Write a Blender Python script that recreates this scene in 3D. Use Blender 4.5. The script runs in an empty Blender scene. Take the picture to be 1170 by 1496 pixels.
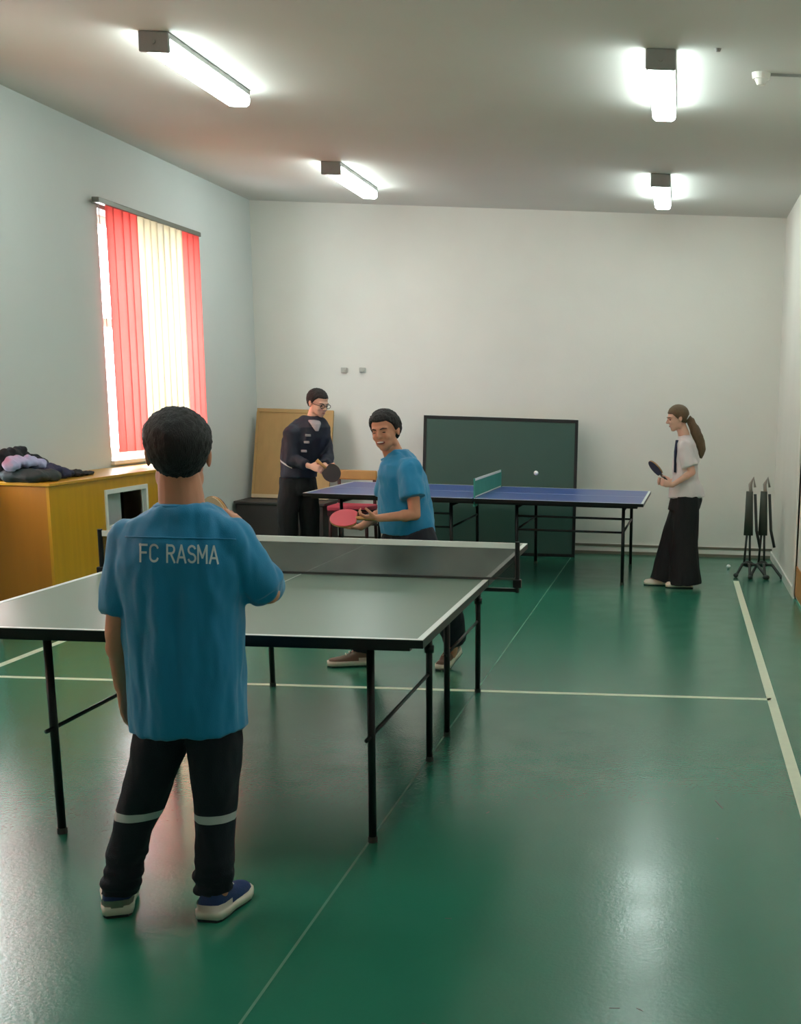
import bpy, bmesh, math, random
from mathutils import Vector, Matrix, noise
from mathutils.bvhtree import BVHTree
random.seed(7)
PI = math.pi
SC = bpy.context.scene
COL = SC.collection

# ------------------------------------------------------------------ camera
F, PX, PY = 1890.19, 1004.49, 990.59
CAM = Vector((0, 0, 1.49845))
RT = Vector((0.99949899, -0.00441631, 0.03134102))
UP = Vector((-0.0297218, 0.20943211, 0.97737138))
FW = Vector((0.01088019, 0.97781322, -0.20919592))
cd = bpy.data.cameras.new('camera'); cam = bpy.data.objects.new('camera', cd); COL.objects.link(cam)
M = Matrix((RT, UP, -FW)).transposed().to_4x4(); M.translation = CAM
cam.matrix_world = M
cd.sensor_fit = 'VERTICAL'; cd.sensor_height = 24; cd.lens = F / 1496 * 24
cd.shift_x = (585 - PX) / 1496; cd.shift_y = (PY - 748) / 1496
cd.clip_end = 100
SC.camera = cam

def P(u, v, Y=None, X=None, Z=None):
    """point of the room seen at photo pixel (u, v) on the given plane"""
    d = RT * ((u - PX) / F) + UP * ((PY - v) / F) + FW
    if Y is not None: t = Y / d.y
    elif X is not None: t = X / d.x
    else: t = (Z - CAM.z) / d.z
    return CAM + d * t

# ------------------------------------------------------------------ materials
def S(c):  # sRGB 0-255 -> linear
    return tuple(((x / 255) / 12.92 if x / 255 <= .04045 else ((x / 255 + .055) / 1.055) ** 2.4) for x in c) + (1,)
def mat(name, col, rough=.6, metal=0, bump=0, bscale=60, var=0, vscale=6, spec=.5, emit=0, coat=0, stretch=None, sheen=0):
    m = bpy.data.materials.new(name); m.use_nodes = True
    nt = m.node_tree; b = nt.nodes['Principled BSDF']
    c = S(col)
    b.inputs['Base Color'].default_value = c
    b.inputs['Roughness'].default_value = rough
    b.inputs['Metallic'].default_value = metal
    b.inputs['Specular IOR Level'].default_value = spec
    b.inputs['Coat Weight'].default_value = coat
    b.inputs['Sheen Weight'].default_value = sheen
    tc = nt.nodes.new('ShaderNodeTexCoord'); mp = nt.nodes.new('ShaderNodeMapping')
    nt.links.new(tc.outputs['Object'], mp.inputs[0])
    if stretch: mp.inputs['Scale'].default_value = stretch
    n = nt.nodes.new('ShaderNodeTexNoise'); n.inputs['Scale'].default_value = vscale; n.inputs['Detail'].default_value = 5
    nt.links.new(mp.outputs[0], n.inputs['Vector'])
    mx = nt.nodes.new('ShaderNodeMix'); mx.data_type = 'RGBA'
    v = max(var, .04)
    mx.inputs[6].default_value = tuple(x * (1 - v) for x in c[:3]) + (1,)
    mx.inputs[7].default_value = tuple(min(1, x * (1 + v)) for x in c[:3]) + (1,)
    nt.links.new(n.outputs['Fac'], mx.inputs[0]); nt.links.new(mx.outputs[2], b.inputs['Base Color'])
    if bump:
        n2 = nt.nodes.new('ShaderNodeTexNoise'); n2.inputs['Scale'].default_value = bscale; n2.inputs['Detail'].default_value = 3
        nt.links.new(mp.outputs[0], n2.inputs['Vector'])
        bp = nt.nodes.new('ShaderNodeBump'); bp.inputs['Strength'].default_value = bump; bp.inputs['Distance'].default_value = .01
        nt.links.new(n2.outputs['Fac'], bp.inputs['Height']); nt.links.new(bp.outputs[0], b.inputs['Normal'])
    if emit:
        b.inputs['Emission Color'].default_value = c; b.inputs['Emission Strength'].default_value = emit
    return m

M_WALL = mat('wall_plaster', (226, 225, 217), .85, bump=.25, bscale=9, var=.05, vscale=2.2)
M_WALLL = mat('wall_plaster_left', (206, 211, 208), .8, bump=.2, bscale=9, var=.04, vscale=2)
M_CEIL = mat('ceiling_plaster', (210, 209, 203), .8, bump=.12, bscale=5, var=.03, vscale=1.5)
M_BASEG = mat('baseboard_brown', (120, 112, 98), .5)
M_WHITEP = mat('white_paint', (232, 230, 222), .4)
M_LINE = mat('court_line', (226, 232, 205), .3, var=.08, vscale=20)
M_SEAM = mat('floor_seam', (86, 140, 116), .4, var=.2, vscale=8)
M_BLACKM = mat('black_steel', (16, 18, 18), .4, metal=.3)
M_GREYM = mat('grey_steel', (120, 120, 112), .4, metal=.6)
M_DARKG = mat('dark_grey_plastic', (52, 54, 50), .5)
M_CAP = mat('lamp_cap_grey', (150, 150, 146), .5)
M_TABLE = mat('table_green_top', (108, 128, 112), .3, var=.04, vscale=3)
M_TLINE = mat('table_white_line', (232, 236, 230), .35)
M_BLUE = mat('table_blue_top', (66, 92, 164), .3, var=.05, vscale=3)
M_BOARD = mat('table_dark_green_top', (44, 78, 68), .4, var=.08, vscale=3)
M_YELLOW = mat('yellow_veneer', (206, 150, 22), .38, var=.18, vscale=3, stretch=(6, 6, .6), coat=.2)
M_ORANGE = mat('orange_veneer', (186, 118, 22), .38, var=.15, vscale=3, stretch=(6, 6, .6), coat=.2)
M_TAN = mat('tan_fibreboard', (176, 140, 88), .65, var=.12, vscale=4, stretch=(5, 5, .5))
M_TANL = mat('pale_wood_edge', (205, 186, 150), .6)
M_BOX = mat('dark_brown_box', (58, 52, 50), .55)
M_WOOD = mat('ply_wood', (190, 140, 80), .5, var=.15, vscale=10, stretch=(1, 8, 1))
M_SKINA = mat('skin_tan', (208, 146, 116), .5, spec=.35, bump=.05, bscale=200)
M_SKINB = mat('skin_light', (226, 178, 156), .5, spec=.35)
M_LIP = mat('lips', (160, 84, 76), .5)
M_TEETH = mat('teeth', (235, 230, 220), .3)
M_EYE = mat('eye_dark', (26, 20, 18), .2)
M_HAIRB = mat('hair_black', (24, 20, 20), .5, bump=.6, bscale=60, stretch=(6, 6, 1), var=.4, vscale=30, spec=.4)
M_HAIRBR = mat('hair_brown', (104, 82, 56), .55, bump=.6, bscale=60, stretch=(6, 6, 1), var=.35, vscale=30)
M_JERSEY = mat('jersey_blue', (0, 132, 182), .6, bump=.15, bscale=400, var=.06, vscale=5, sheen=.2)
M_TEXT = mat('print_pale', (206, 220, 222), .6)
M_NAVYT = mat('trousers_navy', (14, 18, 32), .8, bump=.3, bscale=300, var=.15, vscale=8)
M_BLACKT = mat('trousers_black', (10, 11, 15), .8, bump=.3, bscale=300, var=.15, vscale=8)
M_STRIPE = mat('reflective_stripe', (196, 196, 196), .4)
M_NAVYJ = mat('jacket_navy', (22, 28, 46), .7, bump=.2, bscale=200, var=.25, vscale=12)
M_WSHIRT = mat('white_shirt', (224, 218, 220), .7, bump=.15, bscale=200)
M_GREYS = mat('grey_shirt', (150, 146, 150), .7)
M_SHOEB = mat('shoe_blue', (12, 46, 98), .6, bump=.2, bscale=150)
M_SHOEW = mat('shoe_white', (224, 216, 200), .5)
M_SHOEG = mat('shoe_brown_grey', (120, 96, 80), .6)
M_SHOEK = mat('shoe_black', (20, 20, 22), .5)
M_SOLE = mat('shoe_outsole', (30, 34, 34), .7)
M_RED = mat('rubber_red', (206, 60, 74), .55)
M_DRED = mat('rubber_dark_red', (70, 22, 26), .5)
M_BLK = mat('rubber_black', (66, 56, 54), .55)
M_PINKC = mat('pink_upholstery', (232, 176, 180), .7)
M_REDC = mat('red_upholstery', (196, 66, 84), .7)
M_LAV = mat('cloth_lavender', (170, 172, 206), .8, bump=.4, bscale=25)
M_DKC = mat('cloth_black', (24, 26, 30), .85, bump=.4, bscale=25)
M_DBL = mat('cloth_dark_blue', (36, 40, 68), .8, bump=.4, bscale=25)
M_DGR = mat('cloth_dark_green_grey', (48, 58, 60), .8, bump=.4, bscale=25)
M_BALL = mat('ball_white', (250, 250, 246), .4)
M_NETG = mat('net_teal', (60, 150, 136), .6)
M_STANDTOP = mat('stand_pale_grip', (168, 158, 148), .6)
M_MAROON = mat('maroon_edge', (66, 22, 20), .5)
M_SIGN = mat('pale_grey_panel', (176, 186, 186), .6, var=.06, vscale=8)

def floor_mat():
    m = bpy.data.materials.new('green_vinyl'); m.use_nodes = True
    nt = m.node_tree; b = nt.nodes['Principled BSDF']
    tc = nt.nodes.new('ShaderNodeTexCoord')
    n = nt.nodes.new('ShaderNodeTexNoise'); n.inputs['Scale'].default_value = 1.6; n.inputs['Detail'].default_value = 6
    nt.links.new(tc.outputs['Object'], n.inputs['Vector'])
    mx = nt.nodes.new('ShaderNodeMix'); mx.data_type = 'RGBA'
    mx.inputs[6].default_value = S((38, 116, 92)); mx.inputs[7].default_value = S((46, 124, 100))
    nt.links.new(n.outputs['Fac'], mx.inputs[0]); nt.links.new(mx.outputs[2], b.inputs['Base Color'])
    b.inputs['Roughness'].default_value = .24
    b.inputs['Specular IOR Level'].default_value = .85
    n3 = nt.nodes.new('ShaderNodeTexNoise'); n3.inputs['Scale'].default_value = 5; n3.inputs['Detail'].default_value = 4
    nt.links.new(tc.outputs['Object'], n3.inputs['Vector'])
    mr = nt.nodes.new('ShaderNodeMapRange'); mr.inputs[3].default_value = .17; mr.inputs[4].default_value = .27
    nt.links.new(n3.outputs['Fac'], mr.inputs[0]); nt.links.new(mr.outputs[0], b.inputs['Roughness'])
    n2 = nt.nodes.new('ShaderNodeTexNoise'); n2.inputs['Scale'].default_value = 70; n2.inputs['Detail'].default_value = 2
    nt.links.new(tc.outputs['Object'], n2.inputs['Vector'])
    bp = nt.nodes.new('ShaderNodeBump'); bp.inputs['Strength'].default_value = .12; bp.inputs['Distance'].default_value = .004
    nt.links.new(n2.outputs['Fac'], bp.inputs['Height']); nt.links.new(bp.outputs[0], b.inputs['Normal'])
    return m
M_FLOOR = floor_mat()

def glass_mat():
    m = bpy.data.materials.new('window_glass'); m.use_nodes = True; nt = m.node_tree
    nt.nodes.remove(nt.nodes['Principled BSDF']); o = nt.nodes['Material Output']
    t = nt.nodes.new('ShaderNodeBsdfTransparent'); g = nt.nodes.new('ShaderNodeBsdfGlossy'); g.inputs['Roughness'].default_value = .02
    x = nt.nodes.new('ShaderNodeMixShader'); x.inputs[0].default_value = .05; nt.links.new(t.outputs[0], x.inputs[1]); nt.links.new(g.outputs[0], x.inputs[2])
    nt.links.new(x.outputs[0], o.inputs[0]); return m
M_GLASS = glass_mat()
def slat_mat(name, c, tr):
    m = bpy.data.materials.new(name); m.use_nodes = True; nt = m.node_tree
    b = nt.nodes['Principled BSDF']; o = nt.nodes['Material Output']
    tc = nt.nodes.new('ShaderNodeTexCoord'); mp = nt.nodes.new('ShaderNodeMapping'); mp.inputs['Scale'].default_value = (40, 40, 1)
    nt.links.new(tc.outputs['Object'], mp.inputs[0])
    n = nt.nodes.new('ShaderNodeTexNoise'); n.inputs['Scale'].default_value = 1; nt.links.new(mp.outputs[0], n.inputs['Vector'])
    mx = nt.nodes.new('ShaderNodeMix'); mx.data_type = 'RGBA'; cc = S(c)
    mx.inputs[6].default_value = tuple(x * .9 for x in cc[:3]) + (1,); mx.inputs[7].default_value = cc
    nt.links.new(n.outputs['Fac'], mx.inputs[0])
    b.inputs['Roughness'].default_value = .8; nt.links.new(mx.outputs[2], b.inputs['Base Color'])
    t = nt.nodes.new('ShaderNodeBsdfTranslucent'); nt.links.new(mx.outputs[2], t.inputs[0])
    x = nt.nodes.new('ShaderNodeMixShader'); x.inputs[0].default_value = tr
    nt.links.new(b.outputs[0], x.inputs[1]); nt.links.new(t.outputs[0], x.inputs[2]); nt.links.new(x.outputs[0], o.inputs[0])
    return m
M_SPINK = slat_mat('blind_pink', (240, 132, 124), .34)
M_SCREAM = slat_mat('blind_cream', (222, 212, 190), .2)
def net_mat(name, c, cover, scale):
    m = bpy.data.materials.new(name); m.use_nodes = True; nt = m.node_tree
    b = nt.nodes['Principled BSDF']; o = nt.nodes['Material Output']; b.inputs['Base Color'].default_value = S(c); b.inputs['Roughness'].default_value = .8
    t = nt.nodes.new('ShaderNodeBsdfTransparent'); x = nt.nodes.new('ShaderNodeMixShader')
    tc = nt.nodes.new('ShaderNodeTexCoord'); ns = nt.nodes.new('ShaderNodeTexNoise'); ns.inputs['Scale'].default_value = scale
    nt.links.new(tc.outputs['Object'], ns.inputs['Vector'])
    mr = nt.nodes.new('ShaderNodeMapRange'); mr.inputs[3].default_value = cover - .08; mr.inputs[4].default_value = cover + .08
    nt.links.new(ns.outputs['Fac'], mr.inputs[0]); nt.links.new(mr.outputs[0], x.inputs[0])
    nt.links.new(t.outputs[0], x.inputs[1]); nt.links.new(b.outputs[0], x.inputs[2]); nt.links.new(x.outputs[0], o.inputs[0])
    return m
M_NET = net_mat('net_black_mesh', (40, 46, 42), .5, 8)
M_NETT = net_mat('net_teal_mesh', (64, 150, 132), .85, 8)
def emis(name, c, s):
    m = bpy.data.materials.new(name); m.use_nodes = True; nt = m.node_tree; b = nt.nodes['Principled BSDF']
    b.inputs['Base Color'].default_value = (.9, .9, .9, 1); b.inputs['Emission Color'].default_value = c; b.inputs['Emission Strength'].default_value = s; return m
M_LAMP = emis('lamp_diffuser_lit', (.87, 1.0, .965, 1), 16.0)

# ------------------------------------------------------------------ mesh helpers
def link(name, bm, m, parent=None, smooth=False, loc=None):
    me = bpy.data.meshes.new(name)
    if loc is not None: bmesh.ops.translate(bm, verts=bm.verts, vec=-Vector(loc))
    bmesh.ops.recalc_face_normals(bm, faces=bm.faces)
    bm.to_mesh(me); bm.free()
    for x in (m if isinstance(m, (list, tuple)) else [m]): me.materials.append(x)
    if smooth: me.shade_smooth()
    o = bpy.data.objects.new(name, me); COL.objects.link(o)
    if parent is not None: o.parent = parent
    if loc is not None and parent is None: o.location = loc
    return o
def thing(name, label, cat, loc=(0, 0, 0), group=None):
    o = bpy.data.objects.new(name, None); o.empty_display_size = .1; COL.objects.link(o); o.location = loc
    o['label'] = label; o['category'] = cat
    if group: o['group'] = group
    return o
def tag(o, label, cat, group=None):
    o['label'] = label; o['category'] = cat
    if group: o['group'] = group
    return o
def struct(name, bm, m, smooth=False):
    o = link(name, bm, m, smooth=smooth); o['kind'] = 'structure'; return o
def box(bm, c, s, rot=None, bev=0):
    g = bmesh.ops.create_cube(bm, size=1); vs = g['verts']
    bmesh.ops.scale(bm, vec=s, verts=vs)
    if bev:
        es = list({e for v in vs for e in v.link_edges})
        r = bmesh.ops.bevel(bm, geom=es, offset=bev, segments=2, affect='EDGES', profile=.5)
        vs = list({v for f in r['faces'] for v in f.verts} | {v for v in vs if v.is_valid})
    if rot is not None: bmesh.ops.rotate(bm, cent=(0, 0, 0), matrix=rot, verts=vs)
    bmesh.ops.translate(bm, vec=c, verts=vs); return vs
def bx(x0, x1, y0, y1, z0, z1, bm=None, bev=0):
    bm = bm or bmesh.new(); box(bm, ((x0 + x1) / 2, (y0 + y1) / 2, (z0 + z1) / 2), (x1 - x0, y1 - y0, z1 - z0), bev=bev); return bm
def basis(d, w=None):
    d = d.normalized()
    if w is None: w = Vector((1, 0, 0)) if abs(d.x) < .9 else Vector((0, 1, 0))
    w = (w - d * w.dot(d)).normalized(); return d, w, d.cross(w)
def tube(bm, pts, r, n=10, caps=True):
    """tube through points; r number or list"""
    pts = [Vector(p) for p in pts]; rs = r if isinstance(r, (list, tuple)) else [r] * len(pts)
    rings = []; prev = None
    for i, p in enumerate(pts):
        if i == 0: d = pts[1] - p
        elif i == len(pts) - 1: d = p - pts[i - 1]
        else: d = (pts[i + 1] - p).normalized() + (p - pts[i - 1]).normalized()
        d, w, q = basis(d, prev); prev = w
        rings.append([bm.verts.new(p + (w * math.cos(2 * PI * k / n) + q * math.sin(2 * PI * k / n)) * rs[i]) for k in range(n)])
    for a, b in zip(rings, rings[1:]):
        for k in range(n): bm.faces.new((a[k], a[(k + 1) % n], b[(k + 1) % n], b[k]))
    if caps: bm.faces.new(rings[0][::-1]); bm.faces.new(rings[-1])
    return bm
def loft(bm, rings, n=28, sq=1.0):
    """rings: (centre, rw, rd, wdir, ddir)"""
    R_ = []
    for c, rw, rd, w, d in rings:
        c = Vector(c); w = Vector(w).normalized(); d = Vector(d).normalized(); ring = []
        for k in range(n):
            a = 2 * PI * k / n; ca, sa = math.cos(a), math.sin(a)
            x = math.copysign(abs(ca) ** sq, ca); y = math.copysign(abs(sa) ** sq, sa)
            ring.append(bm.verts.new(c + w * rw * x + d * rd * y))
        R_.append(ring)
    for a, b in zip(R_, R_[1:]):
        for k in range(n): bm.faces.new((a[k], a[(k + 1) % n], b[(k + 1) % n], b[k]))
    bm.faces.new(R_[0][::-1]); bm.faces.new(R_[-1]); return bm
def ell(bm, c, r, rot=None, seg=20):
    g = bmesh.ops.create_uvsphere(bm, u_segments=seg, v_segments=seg // 2 + 2, radius=1)
    Mx = Matrix.Translation(Vector(c)) @ (rot.to_4x4() if rot else Matrix()) @ Matrix.Diagonal((r[0], r[1], r[2], 1))
    bmesh.ops.transform(bm, matrix=Mx, verts=g['verts'])
def caps(bm, a, b, ra, rb, n=16):
    """tapered capsule"""
    a, b = Vector(a), Vector(b); d = (b - a); L = d.length
    if L < 1e-5: return ell(bm, a, (ra,) * 3)
    d, w, q = basis(d); rings = []
    prof = [(-ra * math.cos(t), ra * math.sin(t)) for t in (0.25, .7, 1.15)] + [(0, ra), (L * .5, (ra + rb) / 2), (L, rb)] + [(L + rb * math.cos(t), rb * math.sin(t)) for t in (1.15, .7, .25)]
    for h, r in prof: rings.append((a + d * h, r, r, w, q))
    loft(bm, rings, n)
def cyl(bm, a, b, ra, rb, n=20):
    a, b = Vector(a), Vector(b); d, w, q = basis(b - a); loft(bm, [(a, ra, ra, w, q), (b, rb, rb, w, q)], n)
def chain(bm, pts, rs):
    for i in range(len(pts) - 1): caps(bm, pts[i], pts[i + 1], rs[i], rs[i + 1])
def remesh(bm, voxel, smooth=4):
    bmesh.ops.recalc_face_normals(bm, faces=bm.faces)
    me = bpy.data.meshes.new('tmp'); bm.to_mesh(me); bm.free()
    o = bpy.data.objects.new('tmp', me); COL.objects.link(o)
    md = o.modifiers.new('r', 'REMESH'); md.mode = 'VOXEL'; md.voxel_size = voxel; md.adaptivity = 0
    if smooth:
        s = o.modifiers.new('s', 'SMOOTH'); s.factor = .5; s.iterations = smooth
    dg = bpy.context.evaluated_depsgraph_get(); dg.update()
    me2 = bpy.data.meshes.new_from_object(o.evaluated_get(dg))
    out = bmesh.new(); out.from_mesh(me2)
    bpy.data.objects.remove(o); bpy.data.meshes.remove(me); bpy.data.meshes.remove(me2)
    return out
def folds(bm, amp, kx, kz, seed=0, fn=None):
    bm.normal_update()
    off = Vector((seed * 3.7, seed * 1.3, seed * 2.1)); mv = []
    for v in bm.verts:
        p = v.co; n = noise.noise(Vector((p.x * kx, p.y * kx, p.z * kz)) + off) + .4 * noise.noise(Vector((p.x * kx * 2.3, p.y * kx * 2.3, p.z * kz * 2)) + off)
        k = fn(p) if fn else 1
        mv.append(p + v.normal * amp * n * k)
    for v, p in zip(bm.verts, mv): v.co = p

# ------------------------------------------------------------------ the room
XL, XR, YB, YF, ZC = -4.09, .931, 12.76, -1.2, 3.204
T = .35
WIN = [(9.46, 11.28), (6.0, 7.82), (2.5, 4.2)]
WZ0, WZ1 = .95, 2.68
fl = bmesh.new()
bx(XL - T, XR + T, YF - T, YB + T, -.1, 0, fl)
struct('floor', fl, M_FLOOR)
struct('ceiling', bx(XL - T, XR + T, YF - T, YB + T, ZC, ZC + .1), M_CEIL)
struct('wall_back', bx(XL - T, XR + T, YB, YB + T, 0, ZC), M_WALL)
struct('wall_front', bx(XL - T, XR + T, YF - T, YF, 0, ZC), M_WALL)
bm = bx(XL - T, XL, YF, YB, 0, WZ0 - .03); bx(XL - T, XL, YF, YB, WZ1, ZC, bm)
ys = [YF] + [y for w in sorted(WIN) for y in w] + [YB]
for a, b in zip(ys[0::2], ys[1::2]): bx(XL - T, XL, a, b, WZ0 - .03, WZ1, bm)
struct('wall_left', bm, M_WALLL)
# right wall with the doorway near the far end
DY0, DY1, DZ = 9.15, 10.12, 2.05
bm = bx(XR, XR + T, DY1, YB, 0, ZC); bx(XR, XR + T, YF, DY0, 0, ZC, bm); bx(XR, XR + T, DY0, DY1, DZ, ZC, bm)
struct('wall_right', bm, M_WALL)
bm = bx(XR - .012, XR + .02, DY1, DY1 + .09, 0, DZ + .09); bx(XR - .012, XR + .02, DY0 - .09, DY0, 0, DZ + .09, bm); bx(XR - .012, XR + .02, DY0, DY1, DZ, DZ + .09, bm)
struct('trim_1', bm, M_WHITEP)
d1 = struct('door_1', bx(XR + .012, XR + .05, DY0, DY1, .01, DZ), M_WHITEP)
k = link('kick_plate', bx(XR + .004, XR + .012, DY0 + .02, DY1 - .02, .03, .26), M_ORANGE, d1)
bm = bmesh.new(); tube(bm, [(XR + .03, DY0 + .08, 1.0), (XR - .02, DY0 + .08, 1.0), (XR - .02, DY0 + .2, 1.0)], .01); link('door_handle', bm, M_GREYM, d1, True)
# baseboards
bm = bx(XL, XR, YB - .018, YB, 0, .10, bev=.004); struct('baseboard_back', bm, M_WHITEP)
bm = bx(XL, XR, YB - .03, YB - .018, .0, .03); bx(XL, XR, YB - .022, YB - .018, .075, .1, bm); struct('trim_2', bm, M_BASEG)
struct('baseboard_left', bx(XL, XL + .015, YF, YB - .03, 0, .08, bev=.003), M_WHITEP)
bm = bx(XR - .015, XR, DY1 + .1, YB - .03, 0, .08, bev=.003); bx(XR - .015, XR, YF, DY0 - .1, 0, .08, bm, bev=.003); struct('baseboard_right', bm, M_WHITEP)
# court lines painted on the floor (a skin of paint)
bm = bmesh.new(); YL = 6.533; LW = .05
bx(XL + .4, .507, YL - .022, YL + .022, .0, .0012, bm)
bx(.487, .535, YF, 11.05, .0, .0012, bm)
bx(-3.63, -3.585, YF, 11.05, .0, .0012, bm)
struct('trim_3', bm, M_LINE)
bm = bmesh.new(); bx(-1.022, -1.014, YF, YB - .05, 0, .0006, bm); struct('trim_4', bm, M_SEAM)
bm = bmesh.new(); rr = random.Random(3)
for i in range(9):
    x = rr.uniform(-1, .4); y = rr.uniform(2.8, 6); a = rr.uniform(0, PI); L = rr.uniform(.01, .03)
    box(bm, (x, y, .0003), (L, .002, .0006), Matrix.Rotation(a, 3, 'Z'))
box(bm, P(1050, 1175, Z=.0003), (.004, .1, .0006), Matrix.Rotation(.25, 3, 'Z'))
struct('trim_5', bm, M_DARKG)

# ------------------------------------------------------------------ windows and their vertical blinds
def window(i, y0, y1, full=True):
    fr = bmesh.new(); x = XL - .2
    for a, b, c, d in ((y0, y0 + .06, WZ0, WZ1), (y1 - .06, y1, WZ0, WZ1), (y0 + .06, y1 - .06, WZ0, WZ0 + .06), (y0 + .06, y1 - .06, WZ1 - .06, WZ1),
                       ((y0 + y1) / 2 - .05, (y0 + y1) / 2 + .05, WZ0 + .06, WZ1 - .06), (y0 + .06, (y0 + y1) / 2 - .05, 1.9, 1.96)):
        bx(x - .03, x + .03, a, b, c, d, fr)
    o = struct('window_%d' % i, fr, M_WHITEP)
    link('pane', bx(x - .006, x + .006, y0 + .05, y1 - .05, WZ0 + .05, WZ1 - .05), M_GLASS, o)
    link('window_sill', bx(XL - .17, XL + .03, y0 - .02, y1 + .02, WZ0 - .03, WZ0, bev=.005), M_WHITEP, o)
for i, (a, b) in enumerate(WIN): window(i + 1, a, b)
def blind(y0, y1, label, gap=True):
    t = thing('vertical_blind', label, 'blind', (XL + .05, (y0 + y1) / 2, WZ1 + .02), 'pink and cream vertical blinds')
    L = Vector(t.location)
    link('head_rail', bx(-.025, .025, y0 - L.y - .03, y1 - L.y + .03, 0, .035, bev=.004), M_GREYM, t)
    n = 15; st = (y1 - y0) / n
    for k in range(n):
        if gap and k == 0: continue
        y = y0 + st * (k + .5) - L.y
        pink = (k < 5 or k >= 12) if gap else (k < 4 or k >= 12)
        ang = .4 if not gap else (-.22 if k > 1 else 0)
        bm = bmesh.new(); h = WZ1 - WZ0 - .04; w = st * 1.12
        rings = []
        vs = []
        for zz in (-h, -h * .5, 0):
            row = [bm.verts.new((.008 * (1 - (q / 2 - 1) ** 2), w * (q / 4 - .5), zz)) for q in range(5)]; vs.append(row)
        for r1, r2 in zip(vs, vs[1:]):
            for q in range(4): bm.faces.new((r1[q], r1[q + 1], r2[q + 1], r2[q]))
        bmesh.ops.solidify(bm, geom=bm.faces[:], thickness=.0008)
        bmesh.ops.rotate(bm, cent=(0, 0, 0), matrix=Matrix.Rotation(ang, 3, 'Z'), verts=bm.verts)
        bmesh.ops.translate(bm, vec=(0, y, 0), verts=bm.verts)
        o = link('slat', bm, M_SPINK if pink else M_SCREAM, t, True)
    c = bmesh.new()
    tube(c, [(.0, y0 - L.y + .02, 0), (.012, y0 - L.y + .02, -1.3)], .003, 6); link('pull_cord', c, M_WHITEP, t, True)
    return t
blind(9.36, 11.22, 'vertical blind with pink side slats and cream middle, above the yellow cabinet')
b2 = blind(5.95, 7.80, 'vertical blind with pink and cream slats outside the photo, on the left wall', False)
b3 = blind(2.45, 4.2, 'vertical blind with pink and cream slats level with the nearest boy, on the left wall', False)

# ------------------------------------------------------------------ ceiling lamps
def lamp(loc, label):
    t = thing('ceiling_lamp', label, 'ceiling lamp', loc, 'tubular ceiling lamps'); Ln = 1.25
    bm = bx(-.072, .072, 0, Ln, -.028, 0, bev=.004); link('lamp_housing', bm, M_CAP, t)
    bm = bmesh.new(); sec = [(-.064, -.028), (-.07, -.05), (-.066, -.078), (-.048, -.092), (.048, -.092), (.066, -.078), (.07, -.05), (.064, -.028)]
    a = [bm.verts.new((x, .02, z)) for x, z in sec]; b = [bm.verts.new((x, Ln - .004, z)) for x, z in sec]
    for k in range(8): bm.faces.new((a[k], a[(k + 1) % 8], b[(k + 1) % 8], b[k]))
    bm.faces.new(a); bm.faces.new(b[::-1]); link('diffuser', bm, M_LAMP, t)
    bm = bx(-.076, .076, -.006, .02, -.098, 0, bev=.008); tube(bm, [(0, -.0055, -.05), (0, -.012, -.05)], .012, 12); link('end_cap', bm, M_CAP, t)
    return t
def copy_tree(o, parent=None):
    c = o.copy(); COL.objects.link(c); c.parent = parent
    for ch in [x for x in bpy.data.objects if x.parent == o]: copy_tree(ch, c)
    return c
L0 = lamp((-.155, 6.93, ZC), 'lit tube ceiling lamp, the larger nearer one on the right')
for p, lb in (((-.215, 10.55, ZC), 'lit tube ceiling lamp, the smaller farther one on the right near the far wall'),
              ((-2.665, 6.93, ZC), 'lit tube ceiling lamp, the larger nearer one on the left'),
              ((-2.735, 10.5, ZC), 'lit tube ceiling lamp, the smaller farther one on the left'),
              ((-.15, 3.3, ZC), 'tube ceiling lamp overhead on the right, outside the photo'),
              ((-2.66, 3.3, ZC), 'tube ceiling lamp overhead on the left, outside the photo')):
    c = copy_tree(L0); c.location = p; c['label'] = lb
# smoke detector with its surface cable
p = P(1112, 107, Z=ZC)
t = thing('ceiling_detector', 'small white round detector on the ceiling with a cable running to the right', 'detector', p)
bm = bmesh.new(); cyl(bm, (0, 0, 0), (0, 0, -.03), .05, .045, 20); cyl(bm, (0, 0, -.03), (0, 0, -.06), .035, .02, 20); link('detector_head', bm, M_WHITEP, t, False)
bm = bx(.05, XR - p.x, -.008, .008, -.012, 0); link('cable', bm, M_CAP, t)
p = P(1049, 71, Z=ZC)
bm = bmesh.new(); cyl(bm, (0, 0, 0), (0, 0, -.014), .016, .01, 14); o = link('ceiling_hook', bm, M_CAP, smooth=False); o.location = p
tag(o, 'tiny grey stub on the ceiling right of the nearer right lamp', 'hook')
for (u, v), lb in (((503, 541), 'small grey wall fixing on the far wall, left one of the two'), ((530, 541), 'small grey wall fixing on the far wall, right one of the two')):
    p = P(u, v, Y=YB - .001)
    bm = bmesh.new(); box(bm, (0, -.01, 0), (.06, .02, .05), bev=.006); box(bm, (0, -.026, -.01), (.03, .014, .02), bev=.004)
    o = link('wall_fixing', bm, mat('fixing_grey', (176, 176, 168), .6)); o.location = p; tag(o, lb, 'wall fixing', 'wall fixings on the far wall')

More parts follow.
